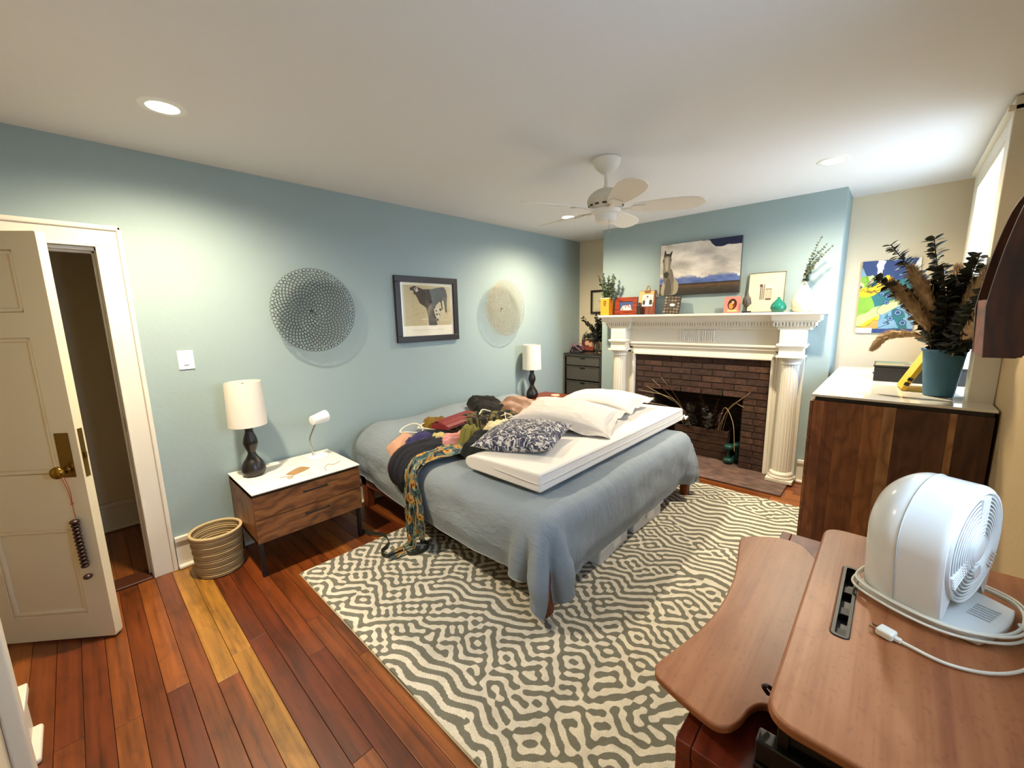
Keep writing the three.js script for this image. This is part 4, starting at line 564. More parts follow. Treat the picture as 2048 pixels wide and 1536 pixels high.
  [[[0.0, 0.0], [0.02, 0.4], [0.095, 0.62]], [[0.005, 0.0], [0.03, 0.4], [0.14, 0.55]], [[0.0, 0.0], [0.035, 0.36], [0.18, 0.53]], [[0.0, 0.0], [0.03, 0.32], [0.11, 0.47]]].forEach((q, i) => leafyStem('eucalyptus_sprig', 'slender eucalyptus sprig leaning out of the cream teardrop vase', 'eucalyptus in the cream vase', [[2.703, Y + 0.225, 0.14], [2.703 + q[1][0], Y + q[1][1], 0.15 + i * 0.012], [2.703 + q[2][0], Y + q[2][1], 0.17 + i * 0.02]], { n: 17, size: 0.034, taper: 0.35, leaf: vl, stalk: stalkM, seed: 80 + i, start: 0.08, r: 0.0016 }));
  // canvas of a horse
  const hc = thing('canvas_print', 'wide canvas photograph of a pale horse under heavy clouds', 'picture', [1.773, 2.049, 0]), CW = 1024, CH = 684;
  const horse = canvasTex(CW, CH, (g, w, h) => {
    const im = g.createImageData(w, h);
    for (let y = 0; y < h; y++) for (let x = 0; x < w; x++) {
      const u = x / w, v = y / h, hor = 0.78, n = fbm(u * 4 + v * 2, v * 6 - u * 2.2, 5, 5), c2 = fbm(u * 9, v * 12, 9, 4); let r, gg, b;
      if (v < hor) {
        const blueTop = v < 0.15 * smoothstep(u, 0.6, 0.72) - 0.06 * c2 + 0.02, low = smoothstep(v, 0.6, 0.7), k = 0.62 + 0.5 * n + 0.1 * (c2 - 0.5);
        r = 226 * k; gg = 217 * k; b = 203 * k; if (low > 0) { const puff = c2 + 0.25 * (0.72 - v) * 6; if (puff < 0.62 + 0.1 * low) { r = lerp(r, 48 + 70 * c2, low); gg = lerp(gg, 66 + 70 * c2, low); b = lerp(b, 112 + 80 * c2, low); } }
        if (blueTop) { r = 18; gg = 26; b = 62; }
      } else { const d = (v - hor) / (1 - hor), m = fbm(u * 26, v * 90, 12, 4); r = lerp(70, 34, d) * (0.6 + 0.8 * m) + 22 * Math.exp(-((d - 0.25) ** 2) * 40); gg = lerp(56, 30, d) * (0.6 + 0.8 * m) + 8 * Math.exp(-((d - 0.25) ** 2) * 40); b = lerp(36, 22, d) * (0.6 + 0.8 * m); if (d < 0.12) { r *= 0.5; gg *= 0.55; b *= 0.8; } }
      const i = (y * w + x) * 4; im.data[i] = clamp(r, 0, 255); im.data[i + 1] = clamp(gg, 0, 255); im.data[i + 2] = clamp(b, 0, 255); im.data[i + 3] = 255;
    }
    g.putImageData(im, 0, 0);
    const S = (pts, c) => { g.fillStyle = c; g.beginPath(); g.moveTo(...pts[0]); for (let i = 1; i < pts.length; i++) { const a = pts[i], b = pts[(i + 1) % pts.length]; g.quadraticCurveTo(a[0], a[1], (a[0] + b[0]) / 2, (a[1] + b[1]) / 2); } g.closePath(); g.fill(); };
    S([[14, 684], [18, 560], [60, 470], [150, 430], [210, 450], [262, 520], [262, 610], [230, 684]], '#9c9078'); S([[60, 684], [70, 560], [120, 440], [160, 470], [175, 600], [170, 684]], '#4d463c'); S([[150, 684], [165, 520], [190, 470], [200, 600], [185, 684]], '#776c58');
    S([[40, 300], [150, 290], [200, 430], [190, 560], [70, 560], [44, 440]], '#6a6051'); S([[60, 684], [70, 560], [110, 430], [150, 470], [168, 600], [165, 684]], '#4d463c');
    S([[32, 200], [38, 160], [80, 120], [130, 130], [156, 180], [150, 260], [136, 350], [120, 420], [90, 440], [60, 420], [50, 340], [36, 260]], '#7d7263'); S([[60, 190], [90, 140], [118, 190], [112, 300], [98, 360], [76, 340]], '#a89c86'); S([[48, 380], [90, 350], [130, 384], [112, 440], [88, 452], [56, 430]], '#2c2723');
    S([[46, 150], [56, 60], [72, 80], [84, 140], [62, 160]], '#2b2420'); S([[118, 130], [150, 90], [168, 84], [152, 150], [140, 190]], '#332b25'); S([[44, 160], [80, 110], [130, 122], [150, 180], [120, 150], [80, 150]], '#3a322b');
    g.fillStyle = '#1d1815'; g.beginPath(); g.ellipse(42, 212, 9, 13, 0, 0, 7); g.ellipse(146, 206, 8, 13, 0, 0, 7); g.fill(); const r = rng(9); for (let i = 0; i < 1400; i++) { const v = 40 + r() * 60; g.fillStyle = `rgba(${v},${v * 0.92},${v * 0.8},.18)`; g.fillRect(20 + r() * 220, 460 + r() * 224, 2, 6); }
  });
  obj('canvas_body', rbox(-0.397, 0.397, -0.266, 0.266, 0.001, 0.034, 0.003), std('#4c4a46', 0.8), hc);
  obj('canvas_face', new THREE.PlaneGeometry(0.79, 0.528).translate(0, 0, 0.0348), std('#ffffff', 0.7, { map: horse }), hc);
}
// ---------------------------------------------------------------- abstract painting in the right hand recess
{
  const t = thing('abstract_painting', 'bright unframed abstract painting of blue, yellow and green swirls', 'painting', [3.232, 1.70, -0.47]);
  const art = tex(400, 680, (u, v) => {
    v = 1 - v; const wx = u * 3 + 1.1 * fbm(u * 3, v * 4, 5, 3), wy = v * 4.6 + 1.1 * fbm(u * 3 + 7, v * 4, 6, 3), n = fbm(wx, wy, 14, 3), m = fbm(wx * 1.7 + 4, wy * 1.7, 17, 2);
    const ring = (a, b, r) => Math.hypot((u - a) * 0.58, v - b) / r, P = { navy: [38, 66, 120], yel: [240, 190, 30], green: [130, 175, 60], teal: [36, 112, 118], pale: [206, 214, 150], och: [196, 150, 74], wht: [222, 222, 214], sky: [120, 160, 190] };
    let c = P.teal; const diag = v - (0.86 - 0.42 * u) + 0.06 * (m - 0.5);
    if (v < 0.16 + 0.12 * m) c = m > 0.62 ? P.wht : n > 0.5 ? P.navy : P.sky; else if (v < 0.22 + 0.1 * m && u > 0.55) c = P.navy; else if (Math.abs(v - 0.3 - 0.14 * Math.sin(u * 5 + 1)) < 0.075 + 0.05 * (n - 0.5) && u < 0.95) c = n > 0.62 ? P.navy : P.yel; else if (u < 0.24 + 0.06 * Math.sin(v * 12) && v < 0.84) c = n > 0.6 ? P.pale : P.green;
    if (v > 0.4 && Math.abs(diag) < 0.075) c = n > 0.55 ? P.pale : [178, 200, 130]; else if (diag > 0.075) c = u < 0.4 ? (n > 0.52 ? P.och : P.yel) : m > 0.5 ? P.sky : P.teal;
    for (const [a, b, r] of [[0.52, 0.5, 0.035], [0.4, 0.46, 0.03], [0.72, 0.72, 0.042], [0.6, 0.8, 0.035], [0.84, 0.62, 0.03], [0.82, 0.86, 0.04], [0.5, 0.58, 0.028]]) { const q = ring(a, b, r) + 0.15 * (m - 0.5); if (q < 0.45) c = P.navy; else if (q < 0.75) c = P.sky; else if (q < 1) c = P.navy; }
    if (v > 0.93 && u < 0.3) c = P.wht; else if (v > 0.94) c = P.navy; const e = Math.abs(n - 0.5); const k = e < 0.012 ? 0.55 : 0.92 + 0.16 * m; return c.map((q) => q * k);
  }, { clampEdge: true });
  obj('canvas_body', rbox(-0.19, 0.19, -0.318, 0.318, 0.001, 0.022, 0.002), std('#c8c0ae', 0.8), t); obj('canvas_face', new THREE.PlaneGeometry(0.378, 0.634).translate(0, 0, 0.0226), std('#ffffff', 0.55, { map: art }), t);
}
// ---------------------------------------------------------------- niche: drawer unit, print, plants
{
  const t = thing('drawer_tower', 'black metal drawer tower with grey mesh drawers in the niche', 'drawers'), mesh = std('#55534c', 0.55, { metalness: 0.3 }), fr = std('#191919', 0.45), x0 = 0.03, x1 = 0.605, z0 = -0.46, z1 = -0.06, top = 1.07;
  obj('case', [box(x0, x0 + 0.012, 0.001, top, z0, z1), box(x1 - 0.012, x1, 0.001, top, z0, z1), box(x0, x1, 0.03, 0.045, z0, z1), box(x0, x1, 0.001, top, z0, z0 + 0.008), rbox(x0 - 0.006, x1 + 0.006, top, top + 0.018, z0, z1 + 0.006, 0.003)], fr, t);
  obj('front_frame', [rod([x0 + 0.008, 0.03, z1 + 0.002], [x0 + 0.008, top, z1 + 0.002], 0.007), rod([x1 - 0.008, 0.03, z1 + 0.002], [x1 - 0.008, top, z1 + 0.002], 0.007), rod([x0, top - 0.006, z1 + 0.004], [x1, top - 0.006, z1 + 0.004], 0.006)], std('#6a6860', 0.4, { metalness: 0.6 }), t);
  [[0.06, 0.27], [0.29, 0.5], [0.52, 0.715], [0.735, 0.915], [0.93, 1.045]].forEach(([a, b]) => { const d = obj('drawer', [rbox(x0 + 0.035, x1 - 0.03, a, b, z0 + 0.02, z1 - 0.004, 0.006), rod([x0 + 0.03, b, z1 - 0.002], [x1 - 0.026, b, z1 - 0.002], 0.005)], mesh, t); obj('pull', rbox(0.29, 0.36, b - 0.028, b - 0.006, z1 - 0.005, z1 + 0.002, 0.004), M.black, d); });
  const Y = top + 0.0185;
  const pr = thing('framed_print', 'dark framed small print hanging in the niche behind the chimney corner', 'picture', [0.36, 1.767, -0.47]);
  obj('frame', [rbox(-0.165, 0.165, -0.158, -0.132, 0.001, 0.024, 0.003), rbox(-0.165, 0.165, 0.132, 0.158, 0.001, 0.024, 0.003), rbox(-0.165, -0.139, -0.132, 0.132, 0.001, 0.024, 0.003), rbox(0.139, 0.165, -0.132, 0.132, 0.001, 0.024, 0.003)], std('#241712', 0.45), pr);
  obj('print', new THREE.PlaneGeometry(0.29, 0.276).translate(0, 0, 0.01), std('#ffffff', 0.6, { map: canvasTex(290, 276, (g, w, h) => { g.fillStyle = '#b9b394'; g.fillRect(0, 0, w, h); g.fillStyle = '#d6cfae'; g.fillRect(24, 18, w - 48, h - 36); g.fillStyle = '#3a372f'; const r = rng(3); for (let i = 0; i < 24; i++) g.fillRect(100 + r() * 70, 100 + r() * 50, 4 + r() * 12, 2 + r() * 7); g.fillRect(40, 246, 210, 3); g.fillStyle = '#8d876c'; g.fillRect(40, 224, 210, 2); }) }), pr);
  const pc = thing('photo_card', 'warm toned photo card leaning on the niche wall above the drawer tower', 'picture', [0.2, Y, -0.42]); pc.rotation.x = -0.1;
  obj('card', rbox(-0.13, 0.1, 0.001, 0.17, -0.004, 0.004, 0.002), M.black, pc); obj('photo', new THREE.PlaneGeometry(0.21, 0.15).translate(-0.015, 0.088, 0.0048), std('#ffffff', 0.5, { map: canvasTex(128, 96, (g, w, h) => { g.fillStyle = '#5a2f22'; g.fillRect(0, 0, w, h); g.fillStyle = '#d8a88a'; g.beginPath(); g.arc(48, 30, 22, 0, 7); g.arc(92, 46, 26, 0, 7); g.fill(); g.fillStyle = '#8c3f36'; g.fillRect(20, 60, 90, 36); }) }), pc);
  const pu = thing('beaded_pouch', 'black pouch with purple and pink straps on the drawer tower', 'pouch', [0.13, Y, -0.24]);
  obj('pouch_body', surf((u, v) => { const a = u * Math.PI * 2, b = v * Math.PI / 2, n = 0.8 + 0.4 * noise(u * 5, v * 4, 3, 5); return [Math.cos(a) * Math.cos(b) * 0.11 * n, 0.001 + Math.sin(b) * 0.085 * n, Math.sin(-a) * Math.cos(b) * 0.08 * n]; }, 24, 12), std('#141015', 0.6), pu);
  obj('strap', [tube([[-0.1, 0.02, 0.04], [-0.06, 0.12, 0.02], [0.02, 0.07, 0.06], [0.1, 0.02, 0.06]], 0.006, 30, 6), tube([[-0.05, 0.01, 0.08], [-0.02, 0.1, 0.03], [0.05, 0.12, 0.0], [0.11, 0.04, 0.03]], 0.005, 30, 6)], std('#9a5a78', 0.5), pu);
  const gv = thing('glass_jar', 'clear glass jar of dark eucalyptus on the drawer tower', 'vase', [0.47, Y, -0.24]);
  obj('jar', slathe([[0, 0.001], [0.05, 0.001], [0.062, 0.03], [0.06, 0.1], [0.04, 0.15], [0.036, 0.18], [0.033, 0.18], [0.036, 0.15], [0.055, 0.1], [0.056, 0.03], [0, 0.01]], 36, 60), phys('#f2f0e4', 0.03, { transmission: 1, thickness: 0.01, ior: 1.45 }), gv);
  const dk = leafM('#20241c', '#191d18', '#2a2e22');
  [[-0.26, 0.47, 0.02], [-0.04, 0.52, 0.03], [0.03, 0.5, 0.02], [-0.12, 0.38, 0.05], [0.06, 0.44, -0.03], [-0.2, 0.22, 0.08], [0.0, 0.45, 0.08]].forEach(([a, b, c], i) => leafyStem('eucalyptus_sprig', 'dark dried eucalyptus branch standing in the glass jar', 'eucalyptus in the glass jar', [[0.47, Y + 0.02, -0.24], [0.47 + a * 0.25, Y + 0.18 + b * 0.2, -0.24 + c * 0.4], [0.47 + a, Y + b, -0.24 + c]], { n: 18, size: 0.072, leaf: dk, stalk: stalkM, seed: 120 + i, start: 0.35 }));
}
// ---------------------------------------------------------------- in the firebox
{
  const c = thing('log_crate', 'dark wooden crate of dried flowers in the firebox', 'crate'), cm = std('#6e6258', 0.8, { map: walnutTex });
  for (let k = 0; k < 4; k++) { const y = 0.022 + k * 0.082; for (const z of [-0.34, -0.115]) obj('crate_board', muv(rbox(1.56, 2.12, y, y + 0.074, z, z + 0.012, 0.002), 'x', 1, [k * 0.3, k * 0.2]), cm, c); for (const x of [1.556, 2.112]) obj('crate_board', muv(rbox(x, x + 0.012, y, y + 0.074, -0.33, -0.115, 0.002), 'z', 1, [k * 0.3, 0.5]), cm, c); }
  obj('crate_floor', box(1.57, 2.112, 0.022, 0.032, -0.33, -0.11), cm, c);
  const G = 'dried stems in the crate', straw = std('#a58a62', 0.8), rn = rng(31), dk = leafM('#2c2e22', '#3a3226'), red = leafM('#5a2c22', '#47241c');
  const blade = (label, pts, r) => { const o = pts[0], t = thing('dried_grass', label, 'stem', o, 0, G); obj('stalk', tube(pts.map((q) => [q[0] - o[0], q[1] - o[1], q[2] - o[2]]), r, 30, 5), straw, t); };
  [[[1.78, 0.06, -0.2], [1.66, 0.5, -0.12], [1.3, 0.78, 0.1]], [[1.8, 0.06, -0.18], [1.62, 0.55, -0.08], [1.34, 0.86, 0.06]], [[1.76, 0.06, -0.22], [1.6, 0.6, -0.1], [1.45, 0.9, 0.08]], [[1.82, 0.06, -0.2], [1.58, 0.62, -0.04], [1.22, 0.74, 0.14]], [[1.95, 0.06, -0.2], [2.1, 0.55, -0.06], [2.34, 0.82, 0.06]], [[1.97, 0.06, -0.22], [2.12, 0.6, -0.06], [2.26, 0.74, 0.02]], [[1.96, 0.06, -0.2], [2.1, 0.62, -0.02], [2.2, 0.5, 0.06], [2.24, 0.2, 0.08]], [[1.99, 0.06, -0.24], [2.16, 0.66, -0.06], [2.29, 0.66, 0.05]], [[1.74, 0.06, -0.2], [1.55, 0.5, -0.1], [1.3, 0.6, 0.12]]].forEach((p) => blade('straw coloured dried grass stem rising from the firebox crate', p, 0.0032));
  [[1.83, 0.84, -0.02], [1.72, 0.62, -0.05], [1.9, 0.6, -0.04], [2.02, 0.7, -0.06], [1.66, 0.5, -0.04], [1.96, 0.52, 0.0], [2.06, 0.56, -0.03]].forEach(([x, y, z], i) => leafyStem('dried_flower', i % 3 === 0 ? 'dark red dried flower spike in the firebox crate' : 'dark dried leafy branch in the firebox crate', G, [[1.84 + (i - 3) * 0.03, 0.06, -0.22], [lerp(1.84, x, 0.6), y * 0.6, -0.16], [x, y, z]], { n: 16, size: i % 3 === 0 ? 0.045 : 0.085, leaf: i % 3 === 0 ? red : dk, stalk: stalkM, seed: 200 + i, start: 0.3 }));
  const dm = std('#0b3f36', 0.45);
  [[2.155, 0.0, -0.05, 'nearer the hearth front'], [2.205, 0.0, -0.165, 'behind the other one']].forEach(([x, , z, w]) => { const t = thing('dumbbell', `dark green dumbbell standing on end in the firebox, ${w}`, 'dumbbell', [x, 0.0207, z]); const hd = [[0, 0], [0.03, 0], [0.05, 0.012], [0.055, 0.03], [0.05, 0.05], [0.03, 0.062], [0, 0.064]]; obj('weight', lathe(hd, 8), dm, t); obj('weight', lathe(hd, 8).translate(0, 0.146, 0), dm, t); obj('grip', cyl(0.017, 0.017, 0.09, 0, 0.06, 0, 18), dm, t); });
}
// ---------------------------------------------------------------- ceiling fan
{
  const t = thing('ceiling_fan', 'white five blade ceiling fan', 'fan', [1.84, H, 1.985]), m = std('#e9e4d8', 0.35), mt = std('#d9d2c0', 0.4);
  obj('canopy', slathe([[0, 0], [0.083, 0], [0.088, -0.012], [0.084, -0.03], [0.066, -0.06], [0.04, -0.082], [0.03, -0.088], [0, -0.088]], 40, 40), m, t);
  obj('downrod', [cyl(0.0135, 0.0135, 0.1, 0, -0.18, 0, 18), cyl(0.024, 0.018, 0.025, 0, -0.19, 0, 18)], m, t);
  const mo = obj('motor_housing', slathe([[0, -0.178], [0.03, -0.18], [0.062, -0.19], [0.088, -0.205], [0.112, -0.228], [0.122, -0.255], [0.118, -0.278], [0.1, -0.3], [0.085, -0.312], [0, -0.312]], 48, 50), mt, t);
  for (let i = 0; i < 14; i++) obj('vent', rbox(-0.014, 0.014, -0.006, 0.006, -0.002, 0.003, 0.003).rotateX(0.42).translate(0, -0.289, 0.1105).rotateY(i / 14 * Math.PI * 2), std('#3a352c', 0.6), mo);
  obj('switch_housing', slathe([[0, -0.31], [0.09, -0.31], [0.094, -0.322], [0.086, -0.335], [0.07, -0.345], [0.07, -0.37], [0.058, -0.39], [0.03, -0.4], [0, -0.402]], 44, 40), m, t);
  obj('pull_chain', [rod([0.05, -0.46, 0.04], [0.05, -0.37, 0.04], 0.0012), new THREE.SphereGeometry(0.005, 8, 8).translate(0.05, -0.462, 0.04)], M.chrome, t);
  for (let k = 0; k < 5; k++) {
    const a = THREE.MathUtils.degToRad(29 - 72 * k), b = new THREE.Group(); b.name = 'blade_assembly'; t.add(b); b.rotation.y = a; b.position.y = -0.305;
    const s = new THREE.Shape(); s.moveTo(0.17, -0.045); s.quadraticCurveTo(0.3, -0.075, 0.44, -0.08); s.quadraticCurveTo(0.6, -0.085, 0.61, -0.0); s.quadraticCurveTo(0.6, 0.085, 0.44, 0.08); s.quadraticCurveTo(0.3, 0.075, 0.17, 0.045); s.closePath();
    obj('blade', extrude(s, 0.008, 0.002, 20).rotateX(Math.PI / 2).rotateX(-0.24), m, b);
    obj('blade_iron', [tube([[0.07, -0.004, 0], [0.11, -0.018, 0], [0.15, -0.016, 0], [0.2, -0.012, 0]], 0.011, 24, 8).scale(1, 0.7, 1.7), rbox(0.16, 0.25, -0.016, -0.008, -0.035, 0.035, 0.004).rotateX(-0.24)], m, b);
  }
}

// ---------------------------------------------------------------- walnut chest of drawers by the window
{
  const t = thing('chest_of_drawers', 'tall walnut chest of drawers with a glossy white top by the window', 'dresser'), x0 = 2.995, x1 = 3.715, z0 = -0.14, z1 = 1.49, top = 1.1;
  const wt = woodTex(53, '#7d7168', '#b3a79d', '#f0e8e0', 3, 64, 0.28), tone = ['#b5744a', '#a06440', '#aa7048', '#bb8052', '#d3a470', '#74513a', '#cf9e6a', '#684832'].map((c) => std(c, 0.42, { map: wt })), b = [0, 0.075, 0.158, 0.323, 0.436, 0.511, 0.79, 0.827, 1].map((k) => lerp(x0, x1, k));
  for (let i = 0; i < 8; i++) obj('side_board', muv(rbox(b[i] + (i ? 0.0002 : 0), b[i + 1] - 0.0002, 0.11, 1.062, z1 - 0.02, z1, 0.0006, 1), 'y', 1, [i * 0.37, i * 0.23]), tone[i], t);
  obj('case', [box(x0 + 0.004, x1, 0.112, 1.06, z0, z0 + 0.02), box(x0 + 0.004, x1, 0.112, 0.13, z0, z1 - 0.0202), box(x1 - 0.01, x1, 0.112, 1.06, z0, z1 - 0.0202), box(x0 + 0.004, x1, 1.04, 1.06, z0, z1 - 0.0202)], tone[5], t);
  for (let k = 0; k < 4; k++) { const y = 0.118 + k * 0.236; for (let j = 0; j < 2; j++) { const c = z0 + 0.004 + j * 0.813, d = obj('drawer', muv(rbox(x0 - 0.018, x0 - 0.001, y, y + 0.23, c, c + 0.809, 0.002), 'z', 1, [k * 0.4 + j, k * 0.21]), tone[1 + (k + j) % 3], t); obj('handle', rbox(x0 - 0.036, x0 - 0.019, y + 0.19, y + 0.2, c + 0.3, c + 0.5, 0.002), M.black, d); } }
  obj('top_frame', box(x0 + 0.006, x1 - 0.004, 1.0622, 1.0865, z0 + 0.004, z1 - 0.006), M.black, t);
  obj('chest_top', rbox(x0 - 0.012, x1 + 0.006, 1.0868, top, z0 - 0.004, z1 + 0.008, 0.002), phys('#d9d3c4', 0.1, { clearcoat: 0.6, clearcoatRoughness: 0.04 }), t);
  for (const x of [x0 + 0.03, x1 - 0.05]) for (const z of [z0 + 0.04, z1 - 0.04]) obj('leg', rbox(x - 0.018, x + 0.018, 0.001, 0.112, z - 0.018, z + 0.018, 0.003), M.black, t);
  const Y = top + 0.0003;
  // planter with eucalyptus and pampas
  const px = 3.53, pz = 1.16, pl = thing('planter', 'tall flared blue planter full of dried branches', 'planter', [px, Y, pz]);
  obj('planter_body', lathe([[0, 0], [0.06, 0], [0.064, 0.006], [0.088, 0.25], [0.096, 0.262], [0.096, 0.27], [0.088, 0.27], [0.082, 0.25], [0.058, 0.012], [0, 0.012]], 48), std('#2f5f78', 0.55), pl);
  obj('soil', cyl(0.075, 0.078, 0.01, 0, 0.19, 0, 32), std('#1e1712', 0.95), pl);
  const base = [px, Y + 0.2, pz], dk = leafM('#23271f', '#2b2f25', '#1c201a'), G = 'eucalyptus branches in the blue planter';
  const E = (tip, mid, i, n = 58, size = 0.08) => leafyStem('eucalyptus_branch', 'dark dried eucalyptus branch rising from the blue planter', G, [[px + (tip[0] - px) * 0.12, Y + 0.2, pz + (tip[2] - pz) * 0.12], mid, tip], { n, size, taper: 0.6, kind: 'long', leaf: dk, stalk: stalkM, seed: 300 + i, start: 0.16, lift: 0.12, r: 0.003 });
  [[[3.248, 1.965, 1.2], [3.42, 1.68, 1.18]], [[3.42, 1.985, 1.2], [3.475, 1.68, 1.17]], [[3.6, 1.87, 1.22], [3.56, 1.62, 1.2]], [[3.64, 1.72, 1.62], [3.6, 1.53, 1.4]], [[3.19, 1.775, 1.26], [3.4, 1.6, 1.22]], [[3.37, 1.8, 1.12], [3.46, 1.6, 1.13]], [[3.47, 1.82, 1.26], [3.5, 1.6, 1.22]], [[3.53, 1.76, 1.2], [3.53, 1.58, 1.18]], [[3.62, 1.66, 1.45], [3.58, 1.5, 1.32]], [[3.44, 1.7, 1.2], [3.49, 1.55, 1.18]], [[3.58, 1.68, 1.12], [3.55, 1.55, 1.14]], [[3.5, 1.66, 1.28], [3.51, 1.52, 1.24]], [[3.6, 1.6, 1.36], [3.57, 1.48, 1.27]]].forEach(([a, m], i) => E(a, m, i));
  const straw = std('#b08a5c', 0.9), PG = 'pampas plumes in the blue planter';
  const plume = (pts, i, k0 = 0.36, rad = 0.046) => {
    const o = pts[0], t = thing('pampas_plume', 'tan fluffy pampas grass plume in the blue planter', 'plume', o, 0, PG), c = new THREE.CatmullRomCurve3(pts.map((q) => V(q[0] - o[0], q[1] - o[1], q[2] - o[2]))), r = rng(400 + i), pos = [];
    obj('stalk', new THREE.TubeGeometry(c, 24, 0.0022, 6), straw, t);
    for (let n = 0; n < 900; n++) { const k = Math.min(0.995, lerp(k0, 1, Math.pow(r(), 0.85))), f = (k - k0) / (1 - k0), at = c.getPointAt(k), tg = c.getTangentAt(k), d = V(r() - 0.5, r() - 0.5, r() - 0.5).cross(tg).normalize(), R = rad * Math.pow(Math.sin(Math.PI * Math.min(1, 0.12 + f * 0.84)), 0.6), a = d.clone().multiplyScalar(0.7 + 0.2 * r()).addScaledVector(tg, 0.9 + r()).normalize(), s = a.clone().cross(d).cross(a).normalize(), w = V(r() - 0.5, r() - 0.5, r() - 0.5).cross(a).normalize().multiplyScalar(0.0016), p0 = at.clone().addScaledVector(d, R * 0.45 * r()), p1 = p0.clone().addScaledVector(a, R * (0.8 + 0.7 * r())).addScaledVector(tg, 0.012), mid = p0.clone().lerp(p1, 0.55).addScaledVector(d, R * 0.12);
      pos.push(...p0.toArray(), ...mid.clone().add(w).toArray(), ...mid.clone().sub(w).toArray(), ...mid.clone().add(w).toArray(), ...p1.toArray(), ...mid.clone().sub(w).toArray()); }
    const g = new THREE.BufferGeometry(); g.setAttribute('position', new THREE.Float32BufferAttribute(pos, 3)); g.computeVertexNormals();
    const core = surf((u, v) => { const k = Math.min(0.999, lerp(k0, 0.985, v)), at = c.getPointAt(k), tg = c.getTangentAt(k), x = V(1, 0, 0).cross(tg).normalize(), y = tg.clone().cross(x), a = u * Math.PI * 2, R = rad * 0.62 * Math.pow(Math.max(0.001, Math.sin(Math.PI * Math.min(1, 0.06 + v * 0.93))), 0.6) * (0.75 + 0.5 * noise(u * 9, v * 22, i, 9)); return at.addScaledVector(x, Math.cos(a) * R).addScaledVector(y, Math.sin(a) * R).toArray(); }, 18, 40);
    obj('plume_fluff', [g, core], std(['#b39672', '#a08462', '#c2a781'][i % 3], 0.95), t).userData.kind = 'stuff';
  };
  [[[3.345, 1.83, 1.22], [3.45, 1.58, 1.22]], [[3.27, 1.75, 1.24], [3.43, 1.52, 1.24]], [[3.65, 1.81, 1.24], [3.58, 1.57, 1.22]], [[3.67, 1.68, 1.3], [3.6, 1.5, 1.26]], [[3.54, 1.82, 1.1], [3.54, 1.58, 1.12]], [[3.66, 1.55, 1.5], [3.6, 1.46, 1.34]], [[3.66, 1.63, 1.62], [3.6, 1.48, 1.4]], [[3.6, 1.74, 1.18], [3.56, 1.55, 1.18]]].forEach(([a, m], i) => plume([[px + (a[0] - px) * 0.1, Y + 0.2, pz + (a[2] - pz) * 0.1], m, a], i));
  plume([[px - 0.03, Y + 0.2, pz + 0.03], [3.44, 1.43, 1.22], [3.36, 1.45, 1.22], [3.28, 1.435, 1.22], [3.225, 1.36, 1.22]], 8, 0.4, 0.03);
  // keepsake box
  const kb = thing('keepsake_box', 'black hinged keepsake box with a painted green lid', 'box', [3.455, Y, 0.55], 0.02);
  obj('box_body', rbox(-0.225, 0.225, 0, 0.1, -0.15, 0.15, 0.004), std('#0d0c0c', 0.4), kb);
  const lidArt = canvasTex(256, 180, (g, w, h) => { g.fillStyle = '#4d5a44'; g.fillRect(0, 0, w, h); g.fillStyle = '#7a6a46'; g.fillRect(0, 90, w, 90); const r = rng(5); for (let i = 0; i < 20; i++) { g.fillStyle = ['#c9a98a', '#8c4a35', '#2f3d33', '#b9b08c'][i % 4]; g.beginPath(); g.ellipse(90 + r() * 120, 40 + r() * 110, 10 + r() * 18, 6 + r() * 10, r() * 3, 0, 7); g.fill(); } });
  const lid = obj('lid', [rbox(-0.228, 0.228, 0.101, 0.112, -0.153, 0.153, 0.003)], std('#141210', 0.4), kb); obj('lid_picture', new THREE.PlaneGeometry(0.44, 0.29).rotateX(-Math.PI / 2).translate(0, 0.1126, 0), std('#ffffff', 0.35, { map: lidArt }), lid);
  for (const x of [-0.226, 0.226]) obj('hinge_pin', [cyl(0.005, 0.005, 0.012, x, 0.1, 0.145, 10), cyl(0.005, 0.005, 0.012, x, 0.05, 0.145, 10)], M.black, kb);
  // yellow tent frame
  const yf = thing('standing_frame', 'yellow folding photo frame propped like a tent beside the blue planter', 'frame', [3.405, Y, 0.985], 0.1), ym = std('#c79a1c', 0.5);
  obj('front_panel', rbox(-0.012, 0.012, 0, 0.27, -0.1, 0.1, 0.002).rotateZ(-0.42).translate(-0.03, 0.006, 0), ym, yf);
  obj('back_panel', rbox(-0.008, 0.008, 0, 0.252, -0.085, 0.085, 0.002).rotateZ(0.32).translate(0.158, 0.004, 0), ym, yf);
  obj('foot_board', rbox(-0.03, 0.15, 0.0005, 0.012, -0.09, 0.09, 0.002), ym, yf);
  for (const k of [0.03, 0.062]) obj('hinge', rbox(-0.016, 0.008, k, k + 0.02, 0.094, 0.104, 0.002).rotateZ(-0.42).translate(-0.03, 0.006, 0), M.black, yf);
}
